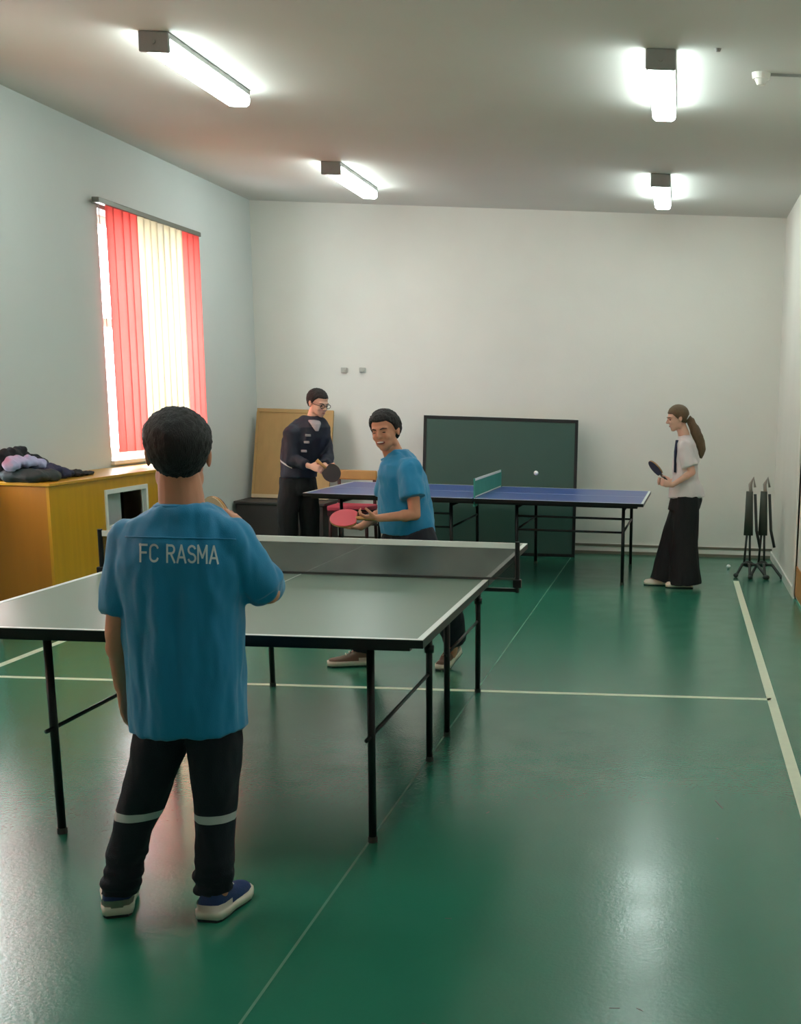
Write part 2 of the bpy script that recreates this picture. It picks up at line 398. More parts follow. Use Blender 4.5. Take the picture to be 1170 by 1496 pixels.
# ------------------------------------------------------------------ the green table tennis table (near)
def leg_post(name, parent, a, b, r, foot=True, collar=None, m=None):
    bm = bmesh.new(); tube(bm, [a, b], r, 12)
    a, b = Vector(a), Vector(b); d = (b - a).normalized()
    if collar: cyl(bm, a + d * collar, a + d * (collar + .03), r * 1.5, r * 1.5, 12)
    o = link(name, bm, m or M_BLACKM, parent, True)
    if foot:
        bm = bmesh.new(); cyl(bm, b - d * .02, b, r * 1.2, r * 1.2, 12); link('foot_cap', bm, M_DARKG, o)
    return o
TX0, TX1, TY0, TZ = -2.293, -.768, 3.885, .76
t = thing('table_tennis_table', 'grey-green table tennis table with white edge lines, nearest to the camera', 'table', ((TX0 + TX1) / 2, TY0 + 1.37, 0), 'table tennis tables')
L = Vector(t.location); hx = 1.525 / 2
def tabletop(parent, hx, hy, z, m, mline, axis='y', gap=.006, centre=True, edge=None):
    """two half tops with painted lines; long axis along y"""
    for s in (-1, 1):
        y0, y1 = (gap, hy) if s > 0 else (-hy, -gap)
        link('tabletop', bx(-hx, hx, y0, y1, z - .022, z, bev=.002), m, parent)
        ln = bmesh.new(); e = .0009
        bx(-hx, -hx + .02, y0, y1, z, z + e, ln); bx(hx - .02, hx, y0, y1, z, z + e, ln)
        ye = y1 - .02 if s > 0 else y0
        bx(-hx + .02, hx - .02, ye, ye + .02, z, z + e, ln)
        if centre: bx(-.0015, .0015, y0 + (0 if s > 0 else .02), y1 - (.02 if s > 0 else 0), z, z + e, ln)
        link('line_marking', ln, mline, parent)
        eb = bmesh.new(); g_ = .0012
        y00, y11 = y0 - g_ * (s < 0), y1 + g_ * (s > 0)
        for q in ((-hx - g_, -hx + .0, y00, y11), (hx, hx + g_, y00, y11), (-hx, hx, y11 - g_, y11), (-hx, hx, y00, y00 + g_)): bx(q[0], q[1], q[2], q[3], z - .026, z - .0015, eb)
        link('edge_band', eb, M_BLACKM, parent)
        ap = bmesh.new(); i = .05
        ya, yb = y0 + .002, y1 - i * (s > 0)
        if s < 0: ya, yb = y0 + i, y1 - .002
        for q in ((-hx + i, -hx + i + .02, ya, yb), (hx - i - .02, hx - i, ya, yb), (-hx + i + .02, hx - i - .02, ya, ya + .02), (-hx + i + .02, hx - i - .02, yb - .02, yb)):
            bx(q[0], q[1], q[2], q[3], z - .045, z - .022, ap)
        link('apron', ap, M_BLACKM, parent)
tabletop(t, hx, 1.37, TZ, M_TABLE, M_TLINE)
lx = .53
yrel = [4.19 - L.y, 5.2 - L.y, 5.61 - L.y, 6.5 - L.y]
for i, y in enumerate(yrel):
    for s in (-1, 1):
        leg_post('leg', t, (s * lx, y, TZ - .05), (s * (lx - .005), y, 0), .0135, True, .22 if i in (1, 3) else None)
    bm = bmesh.new(); tube(bm, [(-lx, y, TZ - .07), (lx, y, TZ - .07)], .011); link('crossbar', bm, M_BLACKM, t, True)
for s in (-1, 1):
    bm = bmesh.new(); tube(bm, [(s * lx * .99, yrel[0] - .06, .37), (s * lx * .99, yrel[1] + .02, .37)], .007)
    if s < 0: pass
    link('brace', bm, M_BLACKM, t, True)
    bm = bmesh.new(); tube(bm, [(s * lx * .99, yrel[2] - .02, .37), (s * lx * .99, yrel[3], .37)], .007); link('brace', bm, M_BLACKM, t, True)
# near net
nt_ = thing('table_net', 'dark mesh net with white tape across the grey-green table', 'net', (L.x, L.y, TZ))
w = hx + .118; wl = hx + .045
bm = bmesh.new(); bx(-wl, w, -.0015, .0015, .002, .14, bm); link('net_mesh', bm, M_NET, nt_)
bm = bx(-wl, w, -.004, .004, .130, .153, bev=.001); link('net_tape', bm, M_TLINE, nt_)
bm = bx(-wl, w, -.004, .004, .0015, .010); link('bottom_cord', bm, M_DARKG, nt_)
for s in (-1, 1):
    xp = w if s > 0 else -wl
    bm = bmesh.new(); tube(bm, [(xp, 0, .004), (xp, 0, .158)], .010, 10)
    box(bm, (xp, 0, -.012), (.034, .034, .034), bev=.003); post = link('net_post', bm, M_BLACKM, nt_, False)
    bm = bx(min(xp, xp - s * .15), max(xp, xp - s * .15), -.012, .012, -.046, -.032); tube(bm, [(xp, 0, -.02), (xp, 0, -.05)], .008, 8); link('clamp_arm', bm, M_BLACKM, post)

# ------------------------------------------------------------------ the blue table (far), long side across the room
c0 = P(446, 715, Z=.68); c1 = P(943, 736, Z=.68)
ang = math.atan2(c1.y - c0.y, c1.x - c0.x) * .12
BH = .68
dirx = Vector((math.cos(ang), math.sin(ang), 0)); diry = Vector((-math.sin(ang), math.cos(ang), 0))
nr = Vector((-.285, 10.45, 0)); ctr = nr - dirx * 1.37 + diry * .7625
b = thing('table_tennis_table', 'blue table tennis table on thin dark legs in front of the far wall', 'table', ctr, 'table tennis tables')
b.rotation_euler = (0, 0, ang - PI / 2)   # local +y runs along the table's length to the right
tabletop(b, .7625, 1.37, BH, M_BLUE, M_TLINE, centre=True)
legpos = []
for u in (493, 655, 752, 909):
    g = P(u, 780, Y=10.5); legpos.append((g - ctr).dot(dirx))
for i, y in enumerate(legpos):
    for s in (-1, 1):
        leg_post('leg', b, (s * .62, y, BH - .05), (s * .62, y, 0), .014, True)
    bm = bmesh.new(); tube(bm, [(-.62, y, BH - .07), (.62, y, BH - .07)], .011); tube(bm, [(-.62, y, .43), (.62, y, .43)], .009); link('crossbar', bm, M_BLACKM, b, True)
for (a, c) in ((legpos[2], legpos[3]), (legpos[0], legpos[1])):
    for s in (-1, 1):
        for z in ((.54, .43) if a > 0 or s > 0 else (.43,)):
            if a < 0 and s < 0: continue
            bm = bmesh.new(); tube(bm, [(s * .62, a, z), (s * .62, c, z)], .009); link('brace', bm, M_BLACKM, b, True)
n2 = thing('table_net', 'small teal net with white tape across the blue table', 'net', ctr + Vector((0, 0, BH)))
n2.rotation_euler = (0, 0, ang - PI / 2)
w = .69
link('net_mesh', bx(-w, w, -.0015, .0015, .012, .14), M_NETT, n2)
link('net_tape', bx(-w, w, -.004, .004, .135, .153), M_TLINE, n2)
link('bottom_cord', bx(-w, w, -.003, .003, .002, .012), M_TLINE, n2)
for s in (-1, 1):
    bm = bmesh.new(); tube(bm, [(s * w, 0, -.05), (s * w, 0, .155)], .007, 8); box(bm, (s * (w - .04), 0, -.061), (.1, .02, .018)); link('net_post', bm, M_NETG, n2)
o = bmesh.new(); ell(o, (0, 0, 0), (.02,) * 3); o = link('table_tennis_ball', o, M_BALL, smooth=True)
o.location = P(783, 691, Y=11.3); tag(o, 'white table tennis ball in the air above the blue table', 'ball')

# ------------------------------------------------------------------ folded dark green half table on the far wall
a = P(620, 608, Y=12.62); d = P(845, 612, Y=12.62); e = P(845, 816, Z=0)
t = thing('folded_table_top', 'dark green table half with black frame standing on edge against the far wall', 'table top', ((a.x + d.x) / 2, 12.36, 0))
hw = (d.x - a.x) / 2; H_ = 1.31; th = math.atan2(.24, H_)
Rm = Matrix.Rotation(-th, 3, 'X')
def leanbox(name, x0, x1, y0, y1, z0, z1, m, bev=0):
    bm = bx(x0, x1, y0, y1, z0, z1, bev=bev); bmesh.ops.rotate(bm, cent=(0, 0, 0), matrix=Rm, verts=bm.verts); return link(name, bm, m, t)
leanbox('board', -hw + .02, hw - .02, 0, .02, .03, H_ - .02, M_BOARD)
bm = bx(-hw, hw, -.006, .03, H_ - .03, H_); bx(-hw, hw, -.006, .03, 0, .03, bm); bx(-hw, -hw + .028, -.006, .03, .03, H_ - .03, bm); bx(hw - .028, hw, -.006, .03, .03, H_ - .03, bm)
bmesh.ops.rotate(bm, cent=(0, 0, 0), matrix=Rm, verts=bm.verts); link('frame', bm, M_BLACKM, t)
bm = bx(-hw, hw, -.004, .028, H_, H_ + .004); bmesh.ops.rotate(bm, cent=(0, 0, 0), matrix=Rm, verts=bm.verts); link('edge_strip', bm, M_TLINE, t)

# ------------------------------------------------------------------ tan board on a dark chest, far left corner
t = thing('storage_chest', 'low dark brown chest with a pale lid edge in the far left corner', 'chest', (-3.7, 12.2, 0))
link('chest_body', bx(-.36, .44, -.25, .25, 0, .45, bev=.008), M_BOX, t)
link('lid', bx(-.375, .455, -.265, .26, .45, .475, bev=.005), M_BOX, t)
t = thing('wooden_board', 'tan fibreboard panel with pale frame leaning on the wall above the dark chest', 'board', (-3.66, 12.28, .484))
bh = .86; Rl = Matrix.Rotation(-.32, 3, 'X')
def lb(name, *a, m=None):
    bm = bx(*a); bmesh.ops.rotate(bm, cent=(0, 0, 0), matrix=Rl, verts=bm.verts); link(name, bm, m, t)
lb('panel', -.34, .34, 0, .018, .03, bh, m=M_TAN)
lb('bottom_rail', -.36, .36, -.008, .022, 0, .035, m=M_TANL)
lb('top_rail', -.36, .36, -.006, .022, bh - .03, bh + .005, m=M_TAN)
for s in (-1, 1): lb('side_rail', s * .35 - .012, s * .35 + .012, -.006, .022, .035, bh - .03, m=M_TAN)

# chair behind the blue table
p = P(515, 741, Y=12.1)
t = thing('chair', 'small wooden chair with pink-red seat seen under the blue table', 'chair', (p.x, 12.1, 0))
link('seat', bx(-.19, .19, -.19, .19, .41, .46, bev=.015), M_REDC, t)
link('seat_frame', bx(-.185, .185, -.185, .185, .37, .41), M_DRED, t)
link('backrest', bx(-.15, .15, .17, .195, .5, .64, bev=.008), M_PINKC, t)
link('top_rail', bx(-.19, .19, .165, .2, .68, .77, bev=.01), M_WOOD, t)
for sx in (-1, 1):
    bm = bmesh.new(); tube(bm, [(sx * .165, -.165, .37), (sx * .17, -.175, 0)], .016, 8); link('leg', bm, M_MAROON, t, True)
    bm = bmesh.new(); tube(bm, [(sx * .165, .182, .76), (sx * .165, .182, .4), (sx * .17, .2, 0)], .016, 8); link('leg', bm, M_MAROON, t, True)

# ------------------------------------------------------------------ yellow radiator cabinet
CX, CY0, CY1, CH = -3.73, 7.74, 9.95, .885
t = thing('radiator_cabinet', 'yellow veneered cabinet under the pink and cream blind on the left wall', 'cabinet', ((XL + CX) / 2, (CY0 + CY1) / 2, 0))
L = Vector(t.location); xb = XL + .016
def lc(name, x0, x1, y0, y1, z0, z1, m, bev=0): return link(name, bx(x0 - L.x, x1 - L.x, y0 - L.y, y1 - L.y, z0, z1, bev=bev), m, t)
lc('cabinet_top', xb, CX + .012, CY0 - .012, CY1 + .01, CH, CH + .02, M_YELLOW, .003)
lc('end_panel', xb, CX - .018, CY0, CY0 + .018, 0, CH, M_ORANGE)
lc('end_panel', xb, CX - .018, CY1 - .018, CY1, 0, CH, M_YELLOW)
# front panel with two openings
O1 = (8.47, 9.08, .5, .83); O2 = (8.33, 8.9, .28, .53)
f = bmesh.new()
p1 = P(152, 718, X=CX); p2 = P(214, 709, X=CX); p3 = P(152, 773, X=CX)
q1 = P(139, 768, X=CX); q2 = P(139, 820, X=CX)
oy0, oy1, oz1, oz0 = p1.y, p2.y, (p1.z + p2.z) / 2 , .56
ry0, ry1, rz0, rz1 = q1.y, q1.y + .55, q2.z, .52
ypts = sorted([CY0, CY1, oy0, oy1, ry0, ry1]); zpts = sorted([0, CH, oz0, oz1, rz0, rz1])
for ya, yb_ in zip(ypts, ypts[1:]):
    for za, zb in zip(zpts, zpts[1:]):
        ym, zm = (ya + yb_) / 2, (za + zb) / 2
        if (oy0 < ym < oy1 and oz0 < zm < oz1): continue
        bx(CX - .018 - L.x, CX - L.x, ya - L.y, yb_ - L.y, za, zb, f)
bmesh.ops.remove_doubles(f, verts=f.verts, dist=.0005)
link('front_panel', f, M_YELLOW, t)
def frame(y0, y1, z0, z1, w, m, name):
    f = bmesh.new(); a, c = CX - .02 - L.x, CX + .008 - L.x
    bx(a, c, y0 - w - L.y, y0 - L.y, z0 - w, z1 + w, f); bx(a, c, y1 - L.y, y1 + w - L.y, z0 - w, z1 + w, f)
    bx(a, c, y0 - L.y, y1 - L.y, z1, z1 + w, f); bx(a, c, y0 - L.y, y1 - L.y, z0 - w, z0, f); return link(name, f, m, t)
frame(oy0 + .03, oy1 - .03, oz0 + .02, oz1 - .02, .03, M_WHITEP, 'opening_frame')
lc('inner_panel', CX - .1, CX - .085, oy0, oy1 - .24, rz0 + .1, oz1, M_SIGN)
lc('gap_shade_sheet', CX - .2, CX - .19, oy0 - .1, oy1 + .05, .05, oz1 + .02, M_BLACKM)  # black sheet standing in for the shade in the gap behind the opening

# clothes lying on the cabinet
def heap(name, label, cat, m, lumps, vox=.008, amp=.012, k=14, seed=1, flat=None, group='clothes on the cabinet'):
    bm = bmesh.new()
    for c, r in lumps: ell(bm, c, r, seg=20)
    bm = remesh(bm, vox, 3); folds(bm, amp, k, k, seed)
    for v in bm.verts:
        if v.co.z < CH + .0215: v.co.z = CH + .0215
    c = sum((v.co for v in bm.verts), Vector()) / len(bm.verts); c.z = CH + .0215
    return tag(link(name, bm, m, smooth=True, loc=c), label, cat, group)
zt = CH + .02
def hp(u, v, x=-3.88): return P(u, v, X=x)
heap('jacket', 'black jacket heaped at the back of the pile on the yellow cabinet', 'jacket', M_DKC,
     [((-4.02, 7.86, zt + .10), (.05, .14, .09)), ((-4.02, 7.98, zt + .11), (.05, .14, .09)), ((-3.99, 8.12, zt + .07), (.07, .14, .07)), ((-4.0, 8.03, zt + .15), (.02, .02, .05)), ((-3.98, 8.2, zt + .04), (.08, .14, .04)), ((-4.03, 7.8, zt + .13), (.04, .08, .06))], seed=2, amp=.02, k=18)
heap('sweatshirt', 'lavender-grey sweatshirt crumpled on the yellow cabinet', 'sweatshirt', M_LAV,
     [((-3.93, 7.78, zt + .115), (.055, .10, .035)), ((-3.90, 7.86, zt + .115), (.045, .09, .035)), ((-3.87, 7.94, zt + .10), (.035, .06, .03)), ((-3.93, 7.72, zt + .10), (.05, .05, .03))], seed=3, amp=.016, k=24)
heap('bag', 'dark blue-grey bag sagging over the near edge of the yellow cabinet', 'bag', M_DGR,
     [((-3.86, 7.80, zt + .035), (.10, .12, .045)), ((-3.93, 7.77, zt + .035), (.10, .08, .045)), ((-3.82, 7.93, zt + .03), (.07, .1, .04))], seed=4, amp=.014, k=16)
heap('hoodie', 'dark blue hoodie crumpled right of the lavender sweatshirt', 'hoodie', M_DBL,
     [((-3.88, 8.08, zt + .045), (.07, .08, .045)), ((-3.86, 8.17, zt + .03), (.07, .09, .035)), ((-3.92, 8.1, zt + .06), (.04, .05, .04))], seed=5, amp=.018, k=20)
heap('scarf', 'flat black garment with a pointed end lying at the right end of the pile', 'garment', M_DKC,
     [((-3.9, 8.36, zt + .02), (.10, .11, .022)), ((-3.88, 8.5, zt + .012), (.06, .16, .014)), ((-3.93, 8.3, zt + .03), (.05, .06, .02))], seed=6, amp=.012, k=22)

# ------------------------------------------------------------------ two folded stands in the far right corner
for (ub, lb_) in ((1096, 'folded dark metal stand in the far right corner, the left one of two'), (1117, 'folded dark metal stand in the far right corner, the right one of two')):
    g = P(ub + 1, 838, Z=0)
    t = thing('folded_stand', lb_, 'stand', g, 'folded stands in the far right corner')
    s = 1.0; sh = -.02
    def q(u, v): return P(u + (0 if ub == 1096 else ub - 1096), v, Y=g.y) - g
    bm = bmesh.new(); a, c = q(1094, 705), q(1097, 735); tube(bm, [q(1097, 722), q(1096, 708), q(1101, 698), q(1103, 712)], [.016, .017, .012, .010], 8); link('handle', bm, M_STANDTOP, t, True)
    bm = bmesh.new()
    ca, cb = q(1095, 718), q(1093, 782)
    loft(bm, [(ca, .030, .03, (1, 0, 0), (0, 1, 0)), ((ca + cb) / 2, .036, .035, (1, 0, 0), (0, 1, 0)), (cb, .042, .03, (1, 0, 0), (0, 1, 0))], 12, .6); link('padded_column', bm, mat('column_dark', (60, 66, 56), .6), t, True)
    bm = bmesh.new(); tube(bm, [q(1103, 722), q(1105, 775), q(1110, 800)], .013, 8); link('side_rod', bm, M_DARKG, t, True)
    for du in (-5, 3):
        bm = bmesh.new(); tube(bm, [q(1094 + du * .5, 775), q(1092 + du, 822)], .010, 8); link('leg', bm, M_DARKG, t, True)
    hub = q(1093, 824)
    bm = bmesh.new(); ell(bm, hub, (.05, .05, .03)); link('hub', bm, M_DARKG, t, True)
    for dx, dy in ((-.15, -.30), (-.03, -.42), (.12, -.38)):
        bm = bmesh.new(); e = Vector((dx, dy, .012)); m_ = hub.lerp(e, .5) + Vector((0, 0, .05))
        tube(bm, [hub, m_, e], [.013, .013, .012], 8)
        ell(bm, e + Vector((0, 0, .008)), (.022, .022, .02)); link('foot', bm, M_DARKG, t, True)
o = bmesh.new(); ell(o, (0, 0, .02), (.02,) * 3); o = link('table_tennis_ball', o, M_BALL, smooth=True); o.location = P(1064, 831, Z=0); tag(o, 'white ball on the floor beside the two folded stands', 'ball')

# ------------------------------------------------------------------ paddles
def paddle(loc, axis, nrm, label, mf, mb, handle=M_WOOD):
    """loc: blade centre, axis: from blade to handle end, nrm: blade normal (front face)"""
    t = thing('table_tennis_paddle', label, 'paddle', loc, 'table tennis paddles')
    a = Vector(axis).normalized(); n = Vector(nrm); n = (n - a * n.dot(a)).normalized(); s = a.cross(n)
    R_ = Matrix((s, n, a)).transposed()
    def blade(o0, o1, r):
        bm = bmesh.new(); N = 36; A = []; B = []
        for k in range(N):
            th = 2 * PI * k / N; x = r * math.sin(th); z = -r * 1.04 * math.cos(th)
            if z > r * .8: z = r * .8
            A.append(bm.verts.new(R_ @ Vector((x, o0, z)))); B.append(bm.verts.new(R_ @ Vector((x, o1, z))))
        for k in range(N): bm.faces.new((A[k], A[(k + 1) % N], B[(k + 1) % N], B[k]))
        bm.faces.new(A[::-1]); bm.faces.new(B); return bm
    link('blade', blade(-.003, .003, .076), M_WOOD, t)
    link('front_rubber', blade(.003, .0065, .0745), mf, t)
    link('back_rubber', blade(-.0065, -.003, .0745), mb, t)
    bm = bmesh.new(); loft(bm, [(R_ @ Vector((0, 0, .055)), .013, .0085, s, n), (R_ @ Vector((0, 0, .10)), .012, .011, s, n), (R_ @ Vector((0, 0, .155)), .016, .012, s, n)], 14)
    link('handle', bm, handle, t, True); return t

# ------------------------------------------------------------------ people
def frame3(f, up=(0, 0, 1)):
    f = Vector(f).normalized(); u = Vector(up); u = (u - f * u.dot(f)).normalized(); r = f.cross(u)
    return r, f, u
def head_prims(bm, c, h, r, f, u):
    """head of height h (chin to crown) centred on c"""
    R_ = Matrix((r, f, u)).transposed()
    def E(p, q): ell(bm, Vector(c) + R_ @ Vector(p) * h, [x * h for x in q], R_)
    def C(a, b, ra, rb): caps(bm, Vector(c) + R_ @ Vector(a) * h, Vector(c) + R_ @ Vector(b) * h, ra * h, rb * h, 12)
    E((0, -.07, .13), (.335, .41, .36)); E((0, .07, -.08), (.285, .30, .36)); E((0, .16, -.26), (.22, .2, .2))
    E((0, .245, -.40), (.11, .10, .085)); E((0, .27, .10), (.24, .11, .07))
    for s in (-1, 1):
        E((s * .15, .24, -.12), (.10, .10, .10)); E((s * .22, -.0, -.28), (.06, .12, .12))
        E((s * .345, -.05, -.04), (.035, .075, .115)); E((s * .365, -.085, .0), (.022, .05, .08))
    C((0, .355, .06), (0, .46, -.09), .028, .045); E((0, .41, -.11), (.075, .05, .035))
    E((0, .335, -.235), (.10, .05, .024)); E((0, .325, -.275), (.08, .05, .026))
def hair_cap(c, h, r, f, u, fn, thick=.045, nse=.02, seed=0, name='hair'):
    """shell over the skull; fn(azimuth) -> lowest local height of hair; azimuth 0 = front"""
    bm = bmesh.new(); R_ = Matrix((r, f, u)).transposed(); NA, NZ = 96, 56; rows = []
    for i in range(NZ + 1):
        el = PI / 2 - i / NZ * (PI * .92); row = []
        for k in range(NA):
            az = 2 * PI * k / NA; ce = math.cos(el)
            d = Vector((math.sin(az) * ce, math.cos(az) * ce, math.sin(el)))
            # skull radius in this direction (ellipsoid)
            e = Vector((.335, .41, .36 if d.z > 0 else .36 + .12 * min(1, -d.z * 2.5))); t_ = 1 / math.sqrt(sum((d[j] / e[j]) ** 2 for j in range(3)))
            z0 = (d * t_).z + .13; lim = fn(az)
            k_ = max(0, min(1, (z0 - lim) / .05 + .5)); k_ = k_ * k_ * (3 - 2 * k_)
            if abs(math.sin(az)) > .5 and z0 < .0: pass
            taper = max(.35, min(1, .4 + (z0 - lim) * 2.2))
            th = -.05 + k_ * (.05 + thick * taper)
            n_ = noise.noise(Vector((d.x * 9 + seed, d.y * 9, d.z * 5))) * .7 + noise.noise(Vector((d.x * 22, d.y * 22 + seed, d.z * 9))) * .5
            p = d * (t_ + th + n_ * nse * k_) + Vector((0, -.07, .13))
            row.append(bm.verts.new(Vector(c) + R_ @ p * h))
        rows.append(row)
    for a, b in zip(rows, rows[1:]):
        for k in range(NA): bm.faces.new((a[k], a[(k + 1) % NA], b[(k + 1) % NA], b[k]))
    bm.faces.new(rows[-1]); bmesh.ops.remove_doubles(bm, verts=bm.verts, dist=.00001)
    return bm
def hand_prims(bm, wrist, d, pn, thumb, L=.155, curl=.5, spread=.16, grip=False):
    """d fingers direction, pn palm normal, thumb side direction"""
    d = Vector(d).normalized(); pn = Vector(pn); pn = (pn - d * pn.dot(d)).normalized()
    t = d.cross(pn); t = t if t.dot(Vector(thumb)) > 0 else -t
    w = Vector(wrist); s = L / .155
    loft(bm, [(w - d * .01 * s, .019 * s, .016 * s, t, pn), (w + d * .02 * s, .024 * s, .015 * s, t, pn), (w + d * .05 * s, .032 * s, .0135 * s, t, pn), (w + d * .078 * s, .032 * s, .011 * s, t, pn)], 16)
    for i, (off, ln, r) in enumerate(((.025, .060, .0075), (.0085, .068, .008), (-.0085, .063, .0075), (-.025, .05, .0065))):
        p = w + d * .072 * s + t * off * s; a = 0
        dr = (d + t * off / .025 * spread).normalized()
        for sgm, k in enumerate((.45, .32, .23)):
            a += curl * (.6, 1.2, .9)[sgm]
            dd = dr * math.cos(a) + pn * math.sin(a)
            q = p + dd * ln * k * s; caps(bm, p, q, r * s * (1 - .07 * sgm), r * s * (.94 - .08 * sgm), 10); p = q
    p = w + d * .022 * s + t * .02 * s; q = p + (t * .7 + d * .55 + pn * .35).normalized() * .036 * s; q2 = q + (d * .8 + t * .1 + pn * (.35 + curl * .5)).normalized() * .032 * s
    caps(bm, p, q, .0115 * s, .0095 * s, 10); caps(bm, q, q2, .009 * s, .0078 * s, 10)
def face_bits(root, L, c, h, r, f, u, smile=False, glasses=False, closed=False, hairm=M_HAIRB):
    R_ = Matrix((r, f, u)).transposed(); c = Vector(c)
    def T_(p): return c + R_ @ Vector(p) * h - L
    for s in (-1, 1):
        bm = bmesh.new()
        if closed: ell(bm, T_((s * .135, .335, .005)), (.05 * h, .02 * h, .012 * h), R_, 12)
        else: ell(bm, T_((s * .135, .325, .005)), (.045 * h, .025 * h, .026 * h), R_, 12)
        link('eye', bm, M_EYE, root, True)
        bm = bmesh.new(); tube(bm, [T_((s * .06, .375, .085)), T_((s * .14, .365, .11)), T_((s * .22, .30, .09))], [.012 * h, .017 * h, .01 * h], 8); link('eyebrow', bm, hairm, root, True)
    bm = bmesh.new()
    if smile:
        ell(bm, T_((0, .358, -.25)), (.125 * h, .035 * h, .045 * h), R_, 14); link('mouth', bm, M_LIP, root, True)
        bm = bmesh.new(); ell(bm, T_((0, .372, -.24)), (.10 * h, .028 * h, .024 * h), R_, 14); link('teeth', bm, M_TEETH, root, True)
    else:
        ell(bm, T_((0, .365, -.25)), (.07 * h, .025 * h, .018 * h), R_, 14); link('mouth', bm, M_LIP, root, True)
    if glasses:
        bm = bmesh.new()
        for s in (-1, 1):
            pts = [T_((s * .15 + .1 * math.cos(a), .42 - .3 * abs(s * .15 + .1 * math.cos(a) ) ** 2, .01 + .07 * math.sin(a))) for a in [2 * PI * k / 16 for k in range(17)]]
            tube(bm, pts, .011 * h, 6, False)
            tube(bm, [T_((s * .25, .39, .03)), T_((s * .36, .2, .02)), T_((s * .36, -.06, .02))], .01 * h, 6)
        tube(bm, [T_((-.05, .43, .02)), T_((.05, .43, .02))], .01 * h, 6); link('glasses', bm, M_BLACKM, root, True)
def shoe(root, L, heel, toe, upm, solem=M_SHOEW, w=.042, lift=0, tilt=0.0, hgt=.085):
    """heel and toe points on the floor; tilt raises the heel about the toe"""
    heel, toe = Vector(heel), Vector(toe); d = (toe - heel); ln = d.length; d.normalize(); s = Vector((0, 0, 1)).cross(d).normalized()
    up = Vector((0, 0, 1))
    def TT(p):   # p = (along, side, up)
        a, b_, z = p
        a2 = a - ln * .72
        if tilt and a2 < 0:
            ca, sa = math.cos(tilt), math.sin(tilt); x = a2 * ca + 0 * sa; zz = -a2 * sa + z * ca; xx = ln * .72 + x + z * sa; a, z = xx, zz
        return heel + d * a + s * b_ + up * z - L
    prof = [(0, .6), (.05, .8), (.2, .88), (.4, .86), (.6, 1.0), (.75, 1.06), (.9, .86), (.98, .5), (1, .3)]
    def slab(z0, z1, g):
        bm = bmesh.new(); rings = []; N = 20
        for z, gg in ((z0, g * .96), ((z0 + z1) / 2, g), (z1, g * .97)):
            ring = []
            for a, wd in prof: ring.append((a * ln, wd * w * gg, z))
            for a, wd in reversed(prof): ring.append((a * ln, -wd * w * gg, z))
            rings.append([bm.verts.new(TT(p)) for p in ring])
        for A, B in zip(rings, rings[1:]):
            n = len(A)
            for k in range(n): bm.faces.new((A[k], A[(k + 1) % n], B[(k + 1) % n], B[k]))
        bm.faces.new(rings[0][::-1]); bm.faces.new(rings[-1]); return bm
    bm = bmesh.new(); rings = []
    for a, wd, z in ((.03, .62, .085), (.12, .8, .095), (.28, .86, .10), (.42, .88, .085), (.58, .95, .066), (.72, .98, .056), (.86, .85, .05), (.96, .55, .045)):
        ring = []
        for k in range(16):
            th = PI * 2 * k / 16; y = math.cos(th) * wd * w; zz = .028 + (max(0, math.sin(th)) ** .8) * (z * hgt / .085 - .028) - (.01 if math.sin(th) < 0 else 0)
            ring.append(bm.verts.new(TT((a * ln, y, zz))))
        rings.append(ring)
    for A, B in zip(rings, rings[1:]):
        for k in range(16): bm.faces.new((A[k], A[(k + 1) % 16], B[(k + 1) % 16], B[k]))
    bm.faces.new(rings[0][::-1]); bm.faces.new(rings[-1]); root = link('shoe', bm, upm, root, True)
    link('outsole', slab(0, .008, .95), M_SOLE, root); link('sole', slab(.008, .034, 1.04), solem, root, True)
    bm = bmesh.new()
    for a in (.42, .5, .58): tube(bm, [TT((a * ln, -w * .35, .082 * hgt / .085 - (a - .42) * .1)), TT((a * ln, 0, .094 * hgt / .085 - (a - .42) * .13)), TT((a * ln, w * .35, .082 * hgt / .085 - (a - .42) * .1))], .003, 6)
    link('laces', bm, M_SHOEW, root, True)
    # heel counter
    bm = bmesh.new(); pts = []
    for z0, z1 in ((.03, .052),):
        rings = []
        for z in (z0, z1):
            rings.append([bm.verts.new(TT((a * ln, sd * wd * w * 1.03, z))) for a, wd, sd in ((.3, .86, 1), (.12, .82, 1), (.02, .62, 1), (-.005, .25, 1), (-.005, .25, -1), (.02, .62, -1), (.12, .82, -1), (.3, .86, -1))])
        for k in range(7): bm.faces.new((rings[0][k], rings[0][k + 1], rings[1][k + 1], rings[1][k]))
    bmesh.ops.solidify(bm, geom=bm.faces[:], thickness=.003); link('heel_counter', bm, solem, root, True)

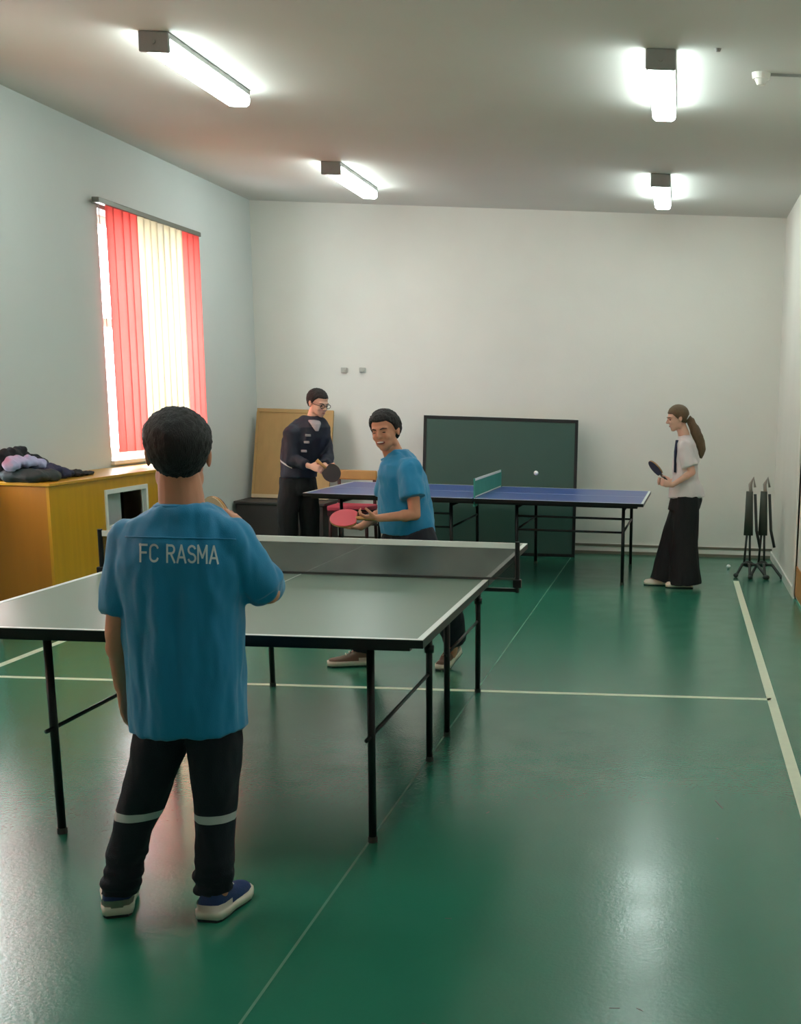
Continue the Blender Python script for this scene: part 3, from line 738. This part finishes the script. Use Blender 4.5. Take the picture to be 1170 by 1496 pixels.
def person(J, label, skin, vox=.006):
    """J: dict of joints in world space. Returns root empty; the continuous body is its child."""
    base = J['base']; root = thing('person', label, 'person', base)
    L = Vector(base); bm = bmesh.new(); h = J['headh']; r, f, u = frame3(J['face'], J.get('headup', (0, 0, 1)))
    head_prims(bm, J['head'], h, r, f, u)
    nk = Vector(J['head']) - u * h * .3 - f * h * .1
    caps(bm, nk, J['neck'], h * J.get('nkr', .21), h * (J.get('nkr', .21) + .03)); s = J.get('s', 1)
    sh = J['sh']; hips = J['hip']; mid = (sh[0] + sh[1]) / 2; ph = (hips[0] + hips[1]) / 2; wd = (sh[1] - sh[0]).normalized(); fd = Vector(J['chest']).normalized()
    hw_ = (sh[1] - sh[0]).length / 2
    loft(bm, [(ph + Vector((0, 0, .02)), hw_ * .6, .075 * s, wd, fd), (ph.lerp(mid, .3), hw_ * .66, .075 * s, wd, fd), (ph.lerp(mid, .7), hw_ * .8, .08 * s, wd, fd), (mid, hw_ * .82, .065 * s, wd, fd), (mid.lerp(Vector(J['neck']), .6), hw_ * .45, .05 * s, wd, fd)], 24)
    for i in (0, 1):
        caps(bm, mid, sh[i], .05 * s, .043 * s)
        chain(bm, [sh[i], J['el'][i], J['wr'][i]], [.042 * s, .032 * s, .021 * s])
        caps(bm, J['el'][i].lerp(J['wr'][i], .25), J['el'][i].lerp(J['wr'][i], .3), .034 * s, .034 * s)
        chain(bm, [hips[i], J['kn'][i], J['an'][i]], [.060 * s, .044 * s, .026 * s])
        a = J['an'][i]; t = J['toe'][i]; caps(bm, a - Vector((0, 0, .01)), t, .024 * s, .016 * s)
        hd = J['hand'][i]; hand_prims(bm, J['wr'][i], hd['d'], hd['pn'], hd['t'], J.get('hl', .155), hd.get('curl', .4))
    bm = remesh(bm, vox, 3)
    bmesh.ops.translate(bm, verts=bm.verts, vec=-L); link('body', bm, skin, root, True)
    return root, L, (r, f, u)
def put(root, L, name, bm, m, smooth=True):
    bmesh.ops.translate(bm, verts=bm.verts, vec=-L); return link(name, bm, m, root, smooth)
V = Vector
Zd = V((0, 0, 1))

# ---- nearest boy, seen from behind
Yb = 3.5
def B(u, v, dy=0): return P(u, v, Y=Yb + dy)
hL, hR = P(172, 1341, Z=0), P(303, 1348, Z=0)
tL = hL + V((-.085, .225, 0)); tR = hR + V((.025, .235, 0))
J = dict(base=(hL + hR) / 2 + V((0, .05, 0)), head=B(261, 664, .02), headh=.218, nkr=.25, face=(-.33, 1, -.08), neck=B(267, 748, 0), s=1.0,
         sh=[B(188, 790), B(335, 788)], el=[B(171, 925, -.03), B(392, 866, .04)], wr=[B(178, 1002, .03), B(352, 790, .26)],
         hip=[B(238, 1050), B(312, 1050)], kn=[B(206, 1180, .03), B(314, 1185, .03)], an=[hL + V((0, .06, .08)), hR + V((.02, .05, .08))],
         toe=[tL + V((0, -.06, .03)), tR + V((-.04, -.04, .03))], chest=(.05, 1, 0),
         hand=[dict(d=(.03, .12, -1), pn=(1, .1, 0), t=(0, 1, 0), curl=.35), dict(d=(-.3, .35, .9), pn=(-.9, .2, -.1), t=(0, -.3, .5), curl=.95)])
ro, L, fr = person(J, 'boy seen from behind in a teal-blue football shirt and dark trousers beside the near table', M_SKINA, .005)
def hl_(a):
    a = abs(math.remainder(a, 2 * PI))
    for (a0, v0), (a1, v1) in zip(((0, .25), (.9, .24), (1.25, .02), (1.65, .03), (1.85, .0), (2.15, -.2), (2.6, -.27), (3.2, -.29)), ((.9, .24), (1.25, .02), (1.65, .03), (1.85, .0), (2.15, -.2), (2.6, -.27), (3.2, -.29))):
        if a0 <= a <= a1: return v0 + (v1 - v0) * (a - a0) / (a1 - a0)
    return -.29
hair = hair_cap(J['head'], J['headh'], *fr, hl_, thick=.085, nse=.022, seed=3)
put(ro, L, 'hair', hair, M_HAIRB)
face_bits(ro, L, J['head'], J['headh'], *fr)
wx = V((1, 0, 0)); wy = V((0, 1, 0))
bm = bmesh.new()
def R2(u0, u1, v, rd, dy=0, tilt=0):
    a, b_ = B(u0, v, dy), B(u1, v, dy); return ((a + b_) / 2, (b_ - a).length / 2, rd, (b_ - a) + V((0, 0, 0)), wy)
loft(bm, [R2(194, 361, 1066, .115, .0), R2(192, 360, 1020, .12), R2(190, 359, 950, .125), R2(185, 356, 880, .125), R2(176, 362, 820, .12), R2(176, 354, 788, .105), R2(184, 346, 762, .085), R2(212, 326, 747, .078), R2(227, 311, 739, .072), R2(232, 306, 734, .066)], 40, .85)
# sleeves
sl = B(182, 786); cyl(bm, B(192, 783), B(175, 896, -.02), .056, .047, 24); ell(bm, B(194, 786), (.054, .06, .056))
ell(bm, B(336, 792), (.07, .075, .07)); cyl(bm, B(334, 796), B(388, 862, .05), .072, .062, 24); cyl(bm, B(376, 850, .02), B(390, 855, .14), .06, .055, 24)
bm = remesh(bm, .006, 5)
folds(bm, .014, 13, 2.4, 1, lambda p: min(1, max(.25, (B(0, 800).z - p.z) * 5 + .3)))
folds(bm, .006, 24, 9, 5)
bvh = BVHTree.FromBMesh(bm)
shirt = put(ro, L, 'football_shirt', bm, M_JERSEY)
def print_text(txt, u0, u1, v0, v1, rot, name):
    arc = lambda cx, cy, rx, ry, a0, a1, n=9: [(cx + rx * math.cos(math.radians(a0 + (a1 - a0) * k / n)), cy + ry * math.sin(math.radians(a0 + (a1 - a0) * k / n))) for k in range(n + 1)]
    G = {'F': [[(.06, 0), (.06, 1)], [(0, .95), (.52, .95)], [(.06, .52), (.46, .52)]],
         'C': [arc(.32, .72, .26, .24, 15, 180) + arc(.32, .28, .26, .24, 180, 345)],
         'R': [[(.06, 0), (.06, 1)], [(.06, .95), (.3, .95)] + arc(.34, .73, .2, .22, 90, -90) + [(.06, .5)], [(.3, .5), (.56, 0)]],
         'A': [[(.02, 0), (.3, .98)], [(.3, .98), (.58, 0)], [(.13, .3), (.47, .3)]],
         'S': [arc(.3, .73, .23, .22, 20, 250) + arc(.3, .27, .24, .23, 70, -160)],
         'M': [[(.06, 0), (.06, 1)], [(.06, 1), (.35, .3)], [(.35, .3), (.64, 1)], [(.64, 1), (.64, 0)]]}
    wid = {'F': .66, 'C': .72, 'R': .72, 'A': .70, 'S': .66, 'M': .82, ' ': .42}
    b_ = bmesh.new(); cx_ = 0; hwid = .062
    for ch in txt:
        for st_ in G.get(ch, []):
            for (ax, ay), (bx_, by) in zip(st_, st_[1:]):
                d2 = Vector((bx_ - ax, by - ay)); ln_ = d2.length; d2.normalize(); nn = Vector((-d2.y, d2.x)) * hwid; e_ = d2 * hwid * .5
                ns = max(1, int(ln_ / .12))
                prev = None
                for q_ in range(ns + 1):
                    p_ = Vector((ax, ay)) - e_ + (d2 * (ln_ + hwid)) * (q_ / ns)
                    cur = (b_.verts.new((cx_ + p_.x + nn.x, p_.y + nn.y, 0)), b_.verts.new((cx_ + p_.x - nn.x, p_.y - nn.y, 0)))
                    if prev: b_.faces.new((prev[0], prev[1], cur[1], cur[0]))
                    prev = cur
        cx_ += wid[ch]
    xs = [v.co.x for v in b_.verts]; zs = [v.co.y for v in b_.verts]; x0, x1, z0, z1 = min(xs), max(xs), min(zs), max(zs)
    for v in b_.verts:
        a = (v.co.x - x0) / (x1 - x0); c = (v.co.y - z0) / (z1 - z0)
        p = B(u0 + (u1 - u0) * a, v1 + (v0 - v1) * c + rot * a, -.3); hit = bvh.ray_cast(p, (p - CAM).normalized())
        if hit[0] is not None: v.co = hit[0] - (p - CAM).normalized() * .003
        else: v.co = B(u0 + (u1 - u0) * a, v1 + (v0 - v1) * c, -.12)
    return put(shirt, L, name, b_, M_TEXT, False)
print_text('FC RASMA', 203, 320, 793, 822, 3, 'shirt_lettering')
yk = bmesh.new(); pts = []
for k in range(25):
    p = B(183 + (345 - 183) * k / 24, 784 + 4 * k / 24, -.3); hit = bvh.ray_cast(p, (p - CAM).normalized())
    if hit[0] is not None: pts.append(hit[0] - (p - CAM).normalized() * .0005)
tube(yk, pts, .0022, 6); put(shirt, L, 'yoke_seam', yk, M_JERSEY)
# collar ring
bm = bmesh.new(); c_ = J['neck']; pts = [V((c_.x + .068 * math.cos(a), c_.y + .0 + .064 * math.sin(a), c_.z + .010 - .008 * math.sin(a))) for a in [2 * PI * k / 24 for k in range(25)]]
tube(bm, pts, .008, 8, False); put(shirt, L, 'collar', bm, M_JERSEY)
# trousers
def trousers(rings_l, rings_r, waist, amp=.007, seed=0, vox=.006, kz=9, kx=18):
    bm = bmesh.new(); loft(bm, waist, 32)
    for rg in (rings_l, rings_r): loft(bm, rg, 28)
    bm = remesh(bm, vox, 4); folds(bm, amp, kx, kz, seed); return bm
def R3(u0, u1, v, rd, dy=0):
    a, b_ = B(u0, v, dy), B(u1, v, dy); return ((a + b_) / 2, (b_ - a).length / 2, rd, b_ - a, wy)
Lr = [R3(204, 284, 1040, .08), R3(196, 276, 1082, .085), R3(186, 258, 1130, .075, .01), R3(170, 238, 1185, .066, .02), R3(163, 222, 1215, .06, .02), R3(155, 212, 1255, .056, .02), R3(148, 208, 1285, .055, .02), R3(149, 202, 1304, .052, .03)]
Rr = [R3(268, 346, 1040, .08), R3(275, 351, 1082, .085), R3(280, 350, 1130, .075, .01), R3(285, 345, 1185, .066, .02), R3(288, 343, 1215, .06, .02), R3(287, 341, 1255, .056, .02), R3(282, 341, 1283, .055, .02), R3(285, 338, 1302, .052, .03)]
bm = trousers(Lr, Rr, [R3(215, 335, 985, .08), R3(206, 344, 1040, .085), R3(206, 344, 1062, .085)], .007, 3)
zl = B(0, 1265).z
folds(bm, .012, 4, 34, 8, lambda p: 1 if p.z < zl else max(0, 1 - (p.z - zl) * 12))
def stripe(bm, co, no, h):
    for off in (0, h):
        bmesh.ops.bisect_plane(bm, geom=bm.verts[:] + bm.edges[:] + bm.faces[:], plane_co=V(co) + V(no) * off, plane_no=no)
    for f_ in bm.faces:
        d_ = (f_.calc_center_median() - V(co)).dot(V(no))
        if 0 < d_ < h: f_.material_index = 1
stripe(bm, B(315, 1207, -.05), (0.0, 0, 1), .024)
put(ro, L, 'trousers', bm, [M_NAVYT, M_STRIPE])
shoe(ro, L, hL, tL, M_SHOEB, w=.05); shoe(ro, L, hR, tR, M_SHOEB, w=.05)
wr = J['wr'][1]
paddle(P(316, 764, Y=3.83), (.15, .0, -1), (-.45, -.6, -.2), 'paddle with pale wooden face held up beyond the shoulder of the nearest boy', M_TANL, M_DRED)

# ---- boy in blue shirt behind the near table, turning to the camera
Ym = 7.1
def Bm(u, v, dy=0): return P(u, v, Y=Ym + dy)
fL, fR = P(543, 972, Z=0), P(648, 982, Z=0)
toeL = P(483, 974, Z=0); toeR = P(650, 978, Z=0); heelR = P(690, 975, Z=0)
d_ = (toeL - fL).normalized()
J = dict(base=V(((fL.x + fR.x) / 2 + .05, Ym, 0)), head=Bm(562, 630, -.03), headh=.205, nkr=.24, face=(-.22, -1, -.12), headup=(-.14, 0, 1), neck=Bm(577, 668, .02), s=.98,
         sh=[Bm(600, 690, -.13), Bm(572, 688, .14)], el=[Bm(606, 752, -.16), Bm(560, 748, .12)], wr=[Bm(553, 757, -.28), Bm(527, 770, -.05)],
         hip=[Bm(608, 800, -.07), Bm(592, 800, .08)], kn=[Bm(655, 890, -.12), Bm(545, 880, .05)], an=[Bm(668, 945, .0), fL + V((-.05, 0, .09))],
         toe=[Bm(655, 972, 0) + V((0, 0, .0)), toeL + V((.06, 0, .03))], chest=(-1, -.25, 0), hl=.145,
         hand=[dict(d=(-1, -.1, .0), pn=(0, .5, .8), t=(0, -.3, .8), curl=.7), dict(d=(-1, -.2, .05), pn=(0, -.3, 1), t=(0, -1, .2), curl=.35)])
J['an'] = [V((P(662, 950, Y=7.1)).to_tuple()), fL + V((-.05, 0, .09))]
ro, L, fr = person(J, 'laughing boy in a bright blue T-shirt and dark trousers behind the near table', M_SKINA, .005)
def hl(pts):
    def f_(a):
        a = abs(math.remainder(a, 2 * PI))
        for (a0, v0), (a1, v1) in zip(pts, pts[1:]):
            if a0 <= a <= a1: return v0 + (v1 - v0) * (a - a0) / (a1 - a0)
        return pts[-1][1]
    return f_
put(ro, L, 'hair', hair_cap(J['head'], J['headh'], *fr, hl(((0, .27), (.6, .28), (1.0, .18), (1.3, .0), (1.65, .02), (1.9, -.12), (2.4, -.24), (3.2, -.27))), thick=.085, nse=.03, seed=9), M_HAIRB)
face_bits(ro, L, J['head'], J['headh'], *fr, smile=True, closed=True)
bm = bmesh.new()
def R4(u0, u1, v, rd, dy=0, dd=0):
    a, b_ = Bm(u0, v, dy), Bm(u1, v + dd, dy); return ((a + b_) / 2, (b_ - a).length / 2, rd, b_ - a, wy)
loft(bm, [R4(556, 636, 779, .13), R4(556, 634, 765, .135), R4(554, 630, 740, .14), R4(553, 626, 715, .15), R4(554, 620, 695, .165), R4(558, 612, 677, .155), R4(563, 604, 665, .10, .02), R4(566, 596, 657, .055, .02)], 36, .9)
cyl(bm, Bm(597, 688, -.12), Bm(604, 727, -.16), .072, .068, 24); ell(bm, Bm(597, 687, -.12), (.07, .07, .065))
ell(bm, Bm(572, 687, .13), (.06, .07, .065)); cyl(bm, Bm(571, 688, .13), Bm(562, 727, .14), .068, .06, 24)
bm = remesh(bm, .007, 5); folds(bm, .012, 12, 7, 14); folds(bm, .005, 24, 16, 4)
put(ro, L, 't_shirt', bm, M_JERSEY)
bm = bmesh.new(); c_ = J['neck'] + V((-.012, 0, -.006)); tube(bm, [V((c_.x + .058 * math.cos(a), c_.y + .056 * math.sin(a), c_.z + .01 + .02 * math.cos(a))) for a in [2 * PI * k / 24 for k in range(25)]], .007, 8, False); put(ro, L, 'collar', bm, M_JERSEY)
def legr(pts, rs):
    out = []
    for i, (p, r_) in enumerate(zip(pts, rs)):
        d__ = (pts[min(i + 1, len(pts) - 1)] - pts[max(i - 1, 0)]).normalized(); w_ = wx - d__ * wx.dot(d__); w_.normalize(); out.append((p, r_, r_, w_, d__.cross(w_)))
    return out
bm = trousers(legr([Bm(608, 780, -.06), J['kn'][0], Bm(664, 935, 0)], [.1, .078, .066]), legr([Bm(588, 780, .06), J['kn'][1], Bm(528, 953, .0)], [.1, .078, .062]),
              [R4(570, 632, 762, .12), R4(568, 634, 775, .13), R4(575, 634, 800, .13)], .006, 5, .007)
put(ro, L, 'trousers', bm, M_NAVYT)
shoe(ro, L, fL, fL + d_ * .24, M_SHOEG, w=.04)
dr = (P(640, 985, Z=0) - P(690, 968, Z=0)).normalized()
shoe(ro, L, P(640, 980, Z=0) - dr * .235, P(640, 980, Z=0), M_SHOEG, w=.04, tilt=.42)
h0 = J['wr'][0]
paddle(h0 + V((-.17, -.02, -.005)), (1, .1, .05), (0, -.6, 1), 'red paddle held by the laughing boy in the bright blue T-shirt', M_RED, M_BLK)

# ---- person in navy jacket at the left end of the blue table
Yn = 11.15
def Bn(u, v, dy=0): return P(u, v, Y=Yn + dy)
J = dict(base=V((Bn(434, 700).x, Yn, 0)), head=Bn(465, 589, 0), headh=.222, face=(.85, -.55, -.35), neck=Bn(456, 615, .02), s=1.08,
         sh=[Bn(428, 634, -.13), Bn(470, 632, .1)], el=[Bn(426, 672, -.17), Bn(478, 668, .02)], wr=[Bn(452, 681, -.27), Bn(474, 681, -.2)],
         hip=[Bn(426, 712, -.07), Bn(446, 712, .07)], kn=[V((Bn(424, 752).x, Yn - .08, .46)), V((Bn(450, 752).x, Yn + .04, .46))],
         an=[V((Bn(424, 790).x, Yn - .06, .08)), V((Bn(449, 790).x, Yn + .08, .08))], chest=(1, -.45, 0), hl=.165,
         hand=[dict(d=(1, -.15, -.2), pn=(0, .9, -.3), t=(0, 0, 1), curl=.6), dict(d=(.9, -.3, -.5), pn=(0, -.6, .5), t=(0, 0, 1), curl=.9)])
J['toe'] = [J['an'][0] + V((.15, -.04, -.05)), J['an'][1] + V((.15, -.04, -.05))]
ro, L, fr = person(J, 'person in glasses and dark navy jacket at the left end of the blue table', M_SKINB, .006)
put(ro, L, 'hair', hair_cap(J['head'], J['headh'], *fr, hl(((0, .27), (.7, .27), (1.05, .15), (1.3, -.02), (1.65, .0), (1.9, -.12), (2.4, -.24), (3.2, -.27))), thick=.05, nse=.02, seed=19), M_HAIRB)
face_bits(ro, L, J['head'], J['headh'], *fr, glasses=True)
bm = bmesh.new()
def R5(u0, u1, v, rd, dy=0, dd=0):
    a, b_ = Bn(u0, v, dy), Bn(u1, v + dd, dy); return ((a + b_) / 2, (b_ - a).length / 2, rd, b_ - a, wy)
loft(bm, [R5(411, 462, 697, .15, 0, 0), R5(411, 464, 680, .15), R5(411, 474, 660, .16), R5(414, 482, 640, .17), R5(420, 482, 624, .15), R5(432, 474, 612, .09), R5(442, 467, 607, .06)], 32, .9)
cyl(bm, J['sh'][0], J['el'][0] , .078, .062); ell(bm, J['sh'][0], (.08, .08, .07)); ell(bm, J['el'][0], (.062,) * 3); cyl(bm, J['el'][0], J['el'][0].lerp(J['wr'][0], .85), .06, .045)
cyl(bm, J['sh'][1], J['el'][1] , .072, .058); ell(bm, J['sh'][1], (.075, .08, .07)); ell(bm, J['el'][1], (.058,) * 3); cyl(bm, J['el'][1], J['el'][1].lerp(J['wr'][1], .85), .056, .045)
bm = remesh(bm, .008, 4); folds(bm, .010, 12, 9, 24)
n_ = V((.42, 0, 1)).normalized(); stripe(bm, Bn(424, 684, -.16), n_, .014)
for f_ in bm.faces:
    if f_.material_index == 1 and f_.calc_center_median().x > Bn(434, 684).x: f_.material_index = 0
put(ro, L, 'jacket', bm, [M_NAVYJ, M_STRIPE])
for u, v in ((450, 636), (448, 646), (444, 659)):
    bm = bmesh.new(); box(bm, Bn(u, v, -.185), (.045, .02, .02), bev=.004); put(ro, L, 'button_badge', bm, M_GREYS, False)
bm = bmesh.new(); nk = Bn(459, 614, -.06); loft(bm, [(Bn(463, 630, -.185), .014, .014, wx, wy), (Bn(461, 619, -.125), .045, .05, wx, wy), (Bn(456, 611, 0), .062, .07, wx, wy)], 20); put(ro, L, 'shirt_collar', remesh(bm, .006, 3), M_GREYS)
kk = J['kn']; an = J['an']
bm = trousers(legr([Bn(427, 700, -.05), kk[0], an[0] + V((0, 0, -.04))], [.105, .088, .075]), legr([Bn(445, 700, .05), kk[1], an[1] + V((0, 0, -.04))], [.1, .088, .075]), [R5(413, 461, 690, .13), R5(411, 462, 712, .14), R5(414, 460, 722, .12)], .007, 6, .008)
put(ro, L, 'trousers', bm, M_BLACKT)
for i in (0, 1):
    a = an[i].copy(); a.z = 0; shoe(ro, L, a + V((-.07, .02, 0)), a + V((.18, -.05, 0)), M_SHOEK, M_SHOEK, w=.045)
paddle(Bn(484, 691, -.285), (-.55, -.1, .5), (.2, -1, .15), 'dark brown paddle held by the person in the navy jacket', M_BLK, M_BLK)

# ---- girl in white shirt at the right end of the blue table
Yg = 10.6
def Bg(u, v, dy=0): return P(u, v, Y=Yg + dy)
ga, gb = P(966, 852, Z=0), P(1000, 853, Z=0)
J = dict(base=V((Bg(986, 800).x, Yg, 0)), head=Bg(989, 611, 0), headh=.2, face=(-1, -.25, -.25), neck=Bg(999, 635, 0), s=.92,
         sh=[Bg(1004, 652, .11), Bg(1000, 653, -.12)], el=[Bg(1012, 685, .14), Bg(1011, 690, -.15)], wr=[Bg(978, 705, .0), Bg(982, 709, -.18)],
         hip=[Bg(1004, 735, .06), Bg(1003, 735, -.06)], kn=[Bg(978, 790, .07), Bg(1000, 792, -.05)], an=[V((Bg(968, 840).x, Yg + .06, .08)), V((Bg(1000, 842).x, Yg - .05, .08))], chest=(-1, -.1, 0), hl=.15,
         hand=[dict(d=(-1, 0, .1), pn=(0, -.8, 0), t=(0, 0, 1), curl=.9), dict(d=(-1, .1, .25), pn=(0, 1, .1), t=(0, 0, 1), curl=.8)])
J['toe'] = [J['an'][0] + V((-.13, -.02, -.05)), J['an'][1] + V((-.13, -.02, -.05))]
ro, L, fr = person(J, 'girl with long ponytail, white shirt and black wide trousers beside the blue table', M_SKINB, .006)
put(ro, L, 'hair', hair_cap(J['head'], J['headh'], *fr, hl(((0, .24), (.7, .21), (1.05, .05), (1.4, -.10), (1.8, -.2), (3.2, -.28))), thick=.045, nse=.008, seed=29), M_HAIRBR)
face_bits(ro, L, J['head'], J['headh'], *fr, hairm=M_HAIRBR)
bm = bmesh.new(); pts = [Bg(1001, 607), Bg(1009, 615), Bg(1016, 630), Bg(1022, 645), Bg(1025, 656), Bg(1024, 668)]
for i in range(len(pts) - 1): caps(bm, pts[i], pts[i + 1], (.022, .032, .042, .042, .034, .014)[i], (.022, .032, .042, .042, .034, .014)[i + 1])
bm = remesh(bm, .006, 3); folds(bm, .006, 40, 10, 3); hq = put(ro, L, 'ponytail', bm, M_HAIRBR)
bm = bmesh.new(); pp = Bg(1004, 611); tube(bm, [pp + V((.018 * math.cos(a), .026 * math.sin(a), .026 * math.cos(a))) for a in [2 * PI * k / 16 for k in range(17)]], .005, 8, False); put(ro, L, 'hair_tie', bm, M_WSHIRT)
def R6(u0, u1, v, rd, dy=0, dd=0):
    a, b_ = Bg(u0, v, dy), Bg(u1, v + dd, dy); return ((a + b_) / 2, (b_ - a).length / 2, rd, b_ - a, wy)
bm = bmesh.new()
loft(bm, [R6(977, 1030, 727, .135, 0, -2), R6(978, 1026, 715, .135, 0, -2), R6(982, 1020, 700, .135), R6(983, 1020, 680, .14), R6(984, 1021, 663, .145), R6(986, 1017, 648, .14), R6(989, 1012, 640, .09), R6(991, 1008, 636, .05)], 32, .9)
for i, (sx) in enumerate((1, -1)):
    ell(bm, J['sh'][i], (.062, .06, .06)); cyl(bm, J['sh'][i] + V((.0, 0, .0)), J['sh'][i].lerp(J['el'][i], .78), .064, .068, 20)
bm = remesh(bm, .007, 4); folds(bm, .01, 14, 8, 31); put(ro, L, 'shirt', bm, M_WSHIRT)
bm = bmesh.new(); loft(bm, [(Bg(989, 643, -.06), .012, .022, wx, wy), (Bg(987, 660, -.09), .014, .02, wx, wy), (Bg(986, 690, -.09), .010, .012, wx, wy)], 10); put(ro, L, 'necktie', bm, M_DBL)
bm = trousers(legr([Bg(1003, 725, .04), J['kn'][0] + V((.03, 0, 0)), V((Bg(970, 850).x, Yg + .06, .035))], [.105, .105, .12]), legr([Bg(1003, 725, -.05), J['kn'][1] + V((0, 0, 0)), V((Bg(1001, 850).x, Yg - .05, .03))], [.105, .105, .135]), [R6(984, 1022, 712, .11), R6(978, 1026, 730, .125), R6(975, 1022, 745, .12)], .009, 7, .008, 4)
put(ro, L, 'wide_trousers', bm, M_BLACKT)
for i in (0, 1):
    a = J['an'][i].copy(); a.z = 0; shoe(ro, L, a + V((.07, .0, 0)), a + V((-.155, -.02, 0)), M_SHOEW, M_SHOEW, w=.04)
pv = Bg(953, 679, -.02); pe = Bg(975, 704, -.02)
paddle(pv.lerp(pe, .22), pe - pv, (-.8, -.45, -.7), 'dark paddle held up by the girl with the ponytail', M_BLK, M_BLK, M_BLK)

# ------------------------------------------------------------------ light
w = bpy.data.worlds.new('World'); SC.world = w; w.use_nodes = True
bg = w.node_tree.nodes['Background']; bg.inputs[0].default_value = (.93, .97, 1.0, 1); bg.inputs[1].default_value = 10.0
for y0, y1 in WIN:
    ld = bpy.data.lights.new('window_portal', 'AREA'); ld.shape = 'RECTANGLE'; ld.size = y1 - y0; ld.size_y = WZ1 - WZ0
    try: ld.cycles.is_portal = True
    except Exception: pass
    o = bpy.data.objects.new('window_portal', ld); COL.objects.link(o)
    o.location = (XL - .3, (y0 + y1) / 2, (WZ0 + WZ1) / 2); o.rotation_euler = (0, -PI / 2, 0)
    ld.size, ld.size_y = WZ1 - WZ0, y1 - y0

SC.view_settings.view_transform = 'Standard'; SC.view_settings.look = 'None'; SC.view_settings.gamma = 1
SC.view_settings.exposure = 0.7
SC.view_settings.use_curve_mapping = False
SC.cycles.max_bounces = 8; SC.cycles.diffuse_bounces = 5; SC.cycles.glossy_bounces = 4; SC.cycles.transparent_max_bounces = 12
SC.cycles.caustics_reflective = False; SC.cycles.caustics_refractive = False
SC.cycles.sample_clamp_indirect = 20
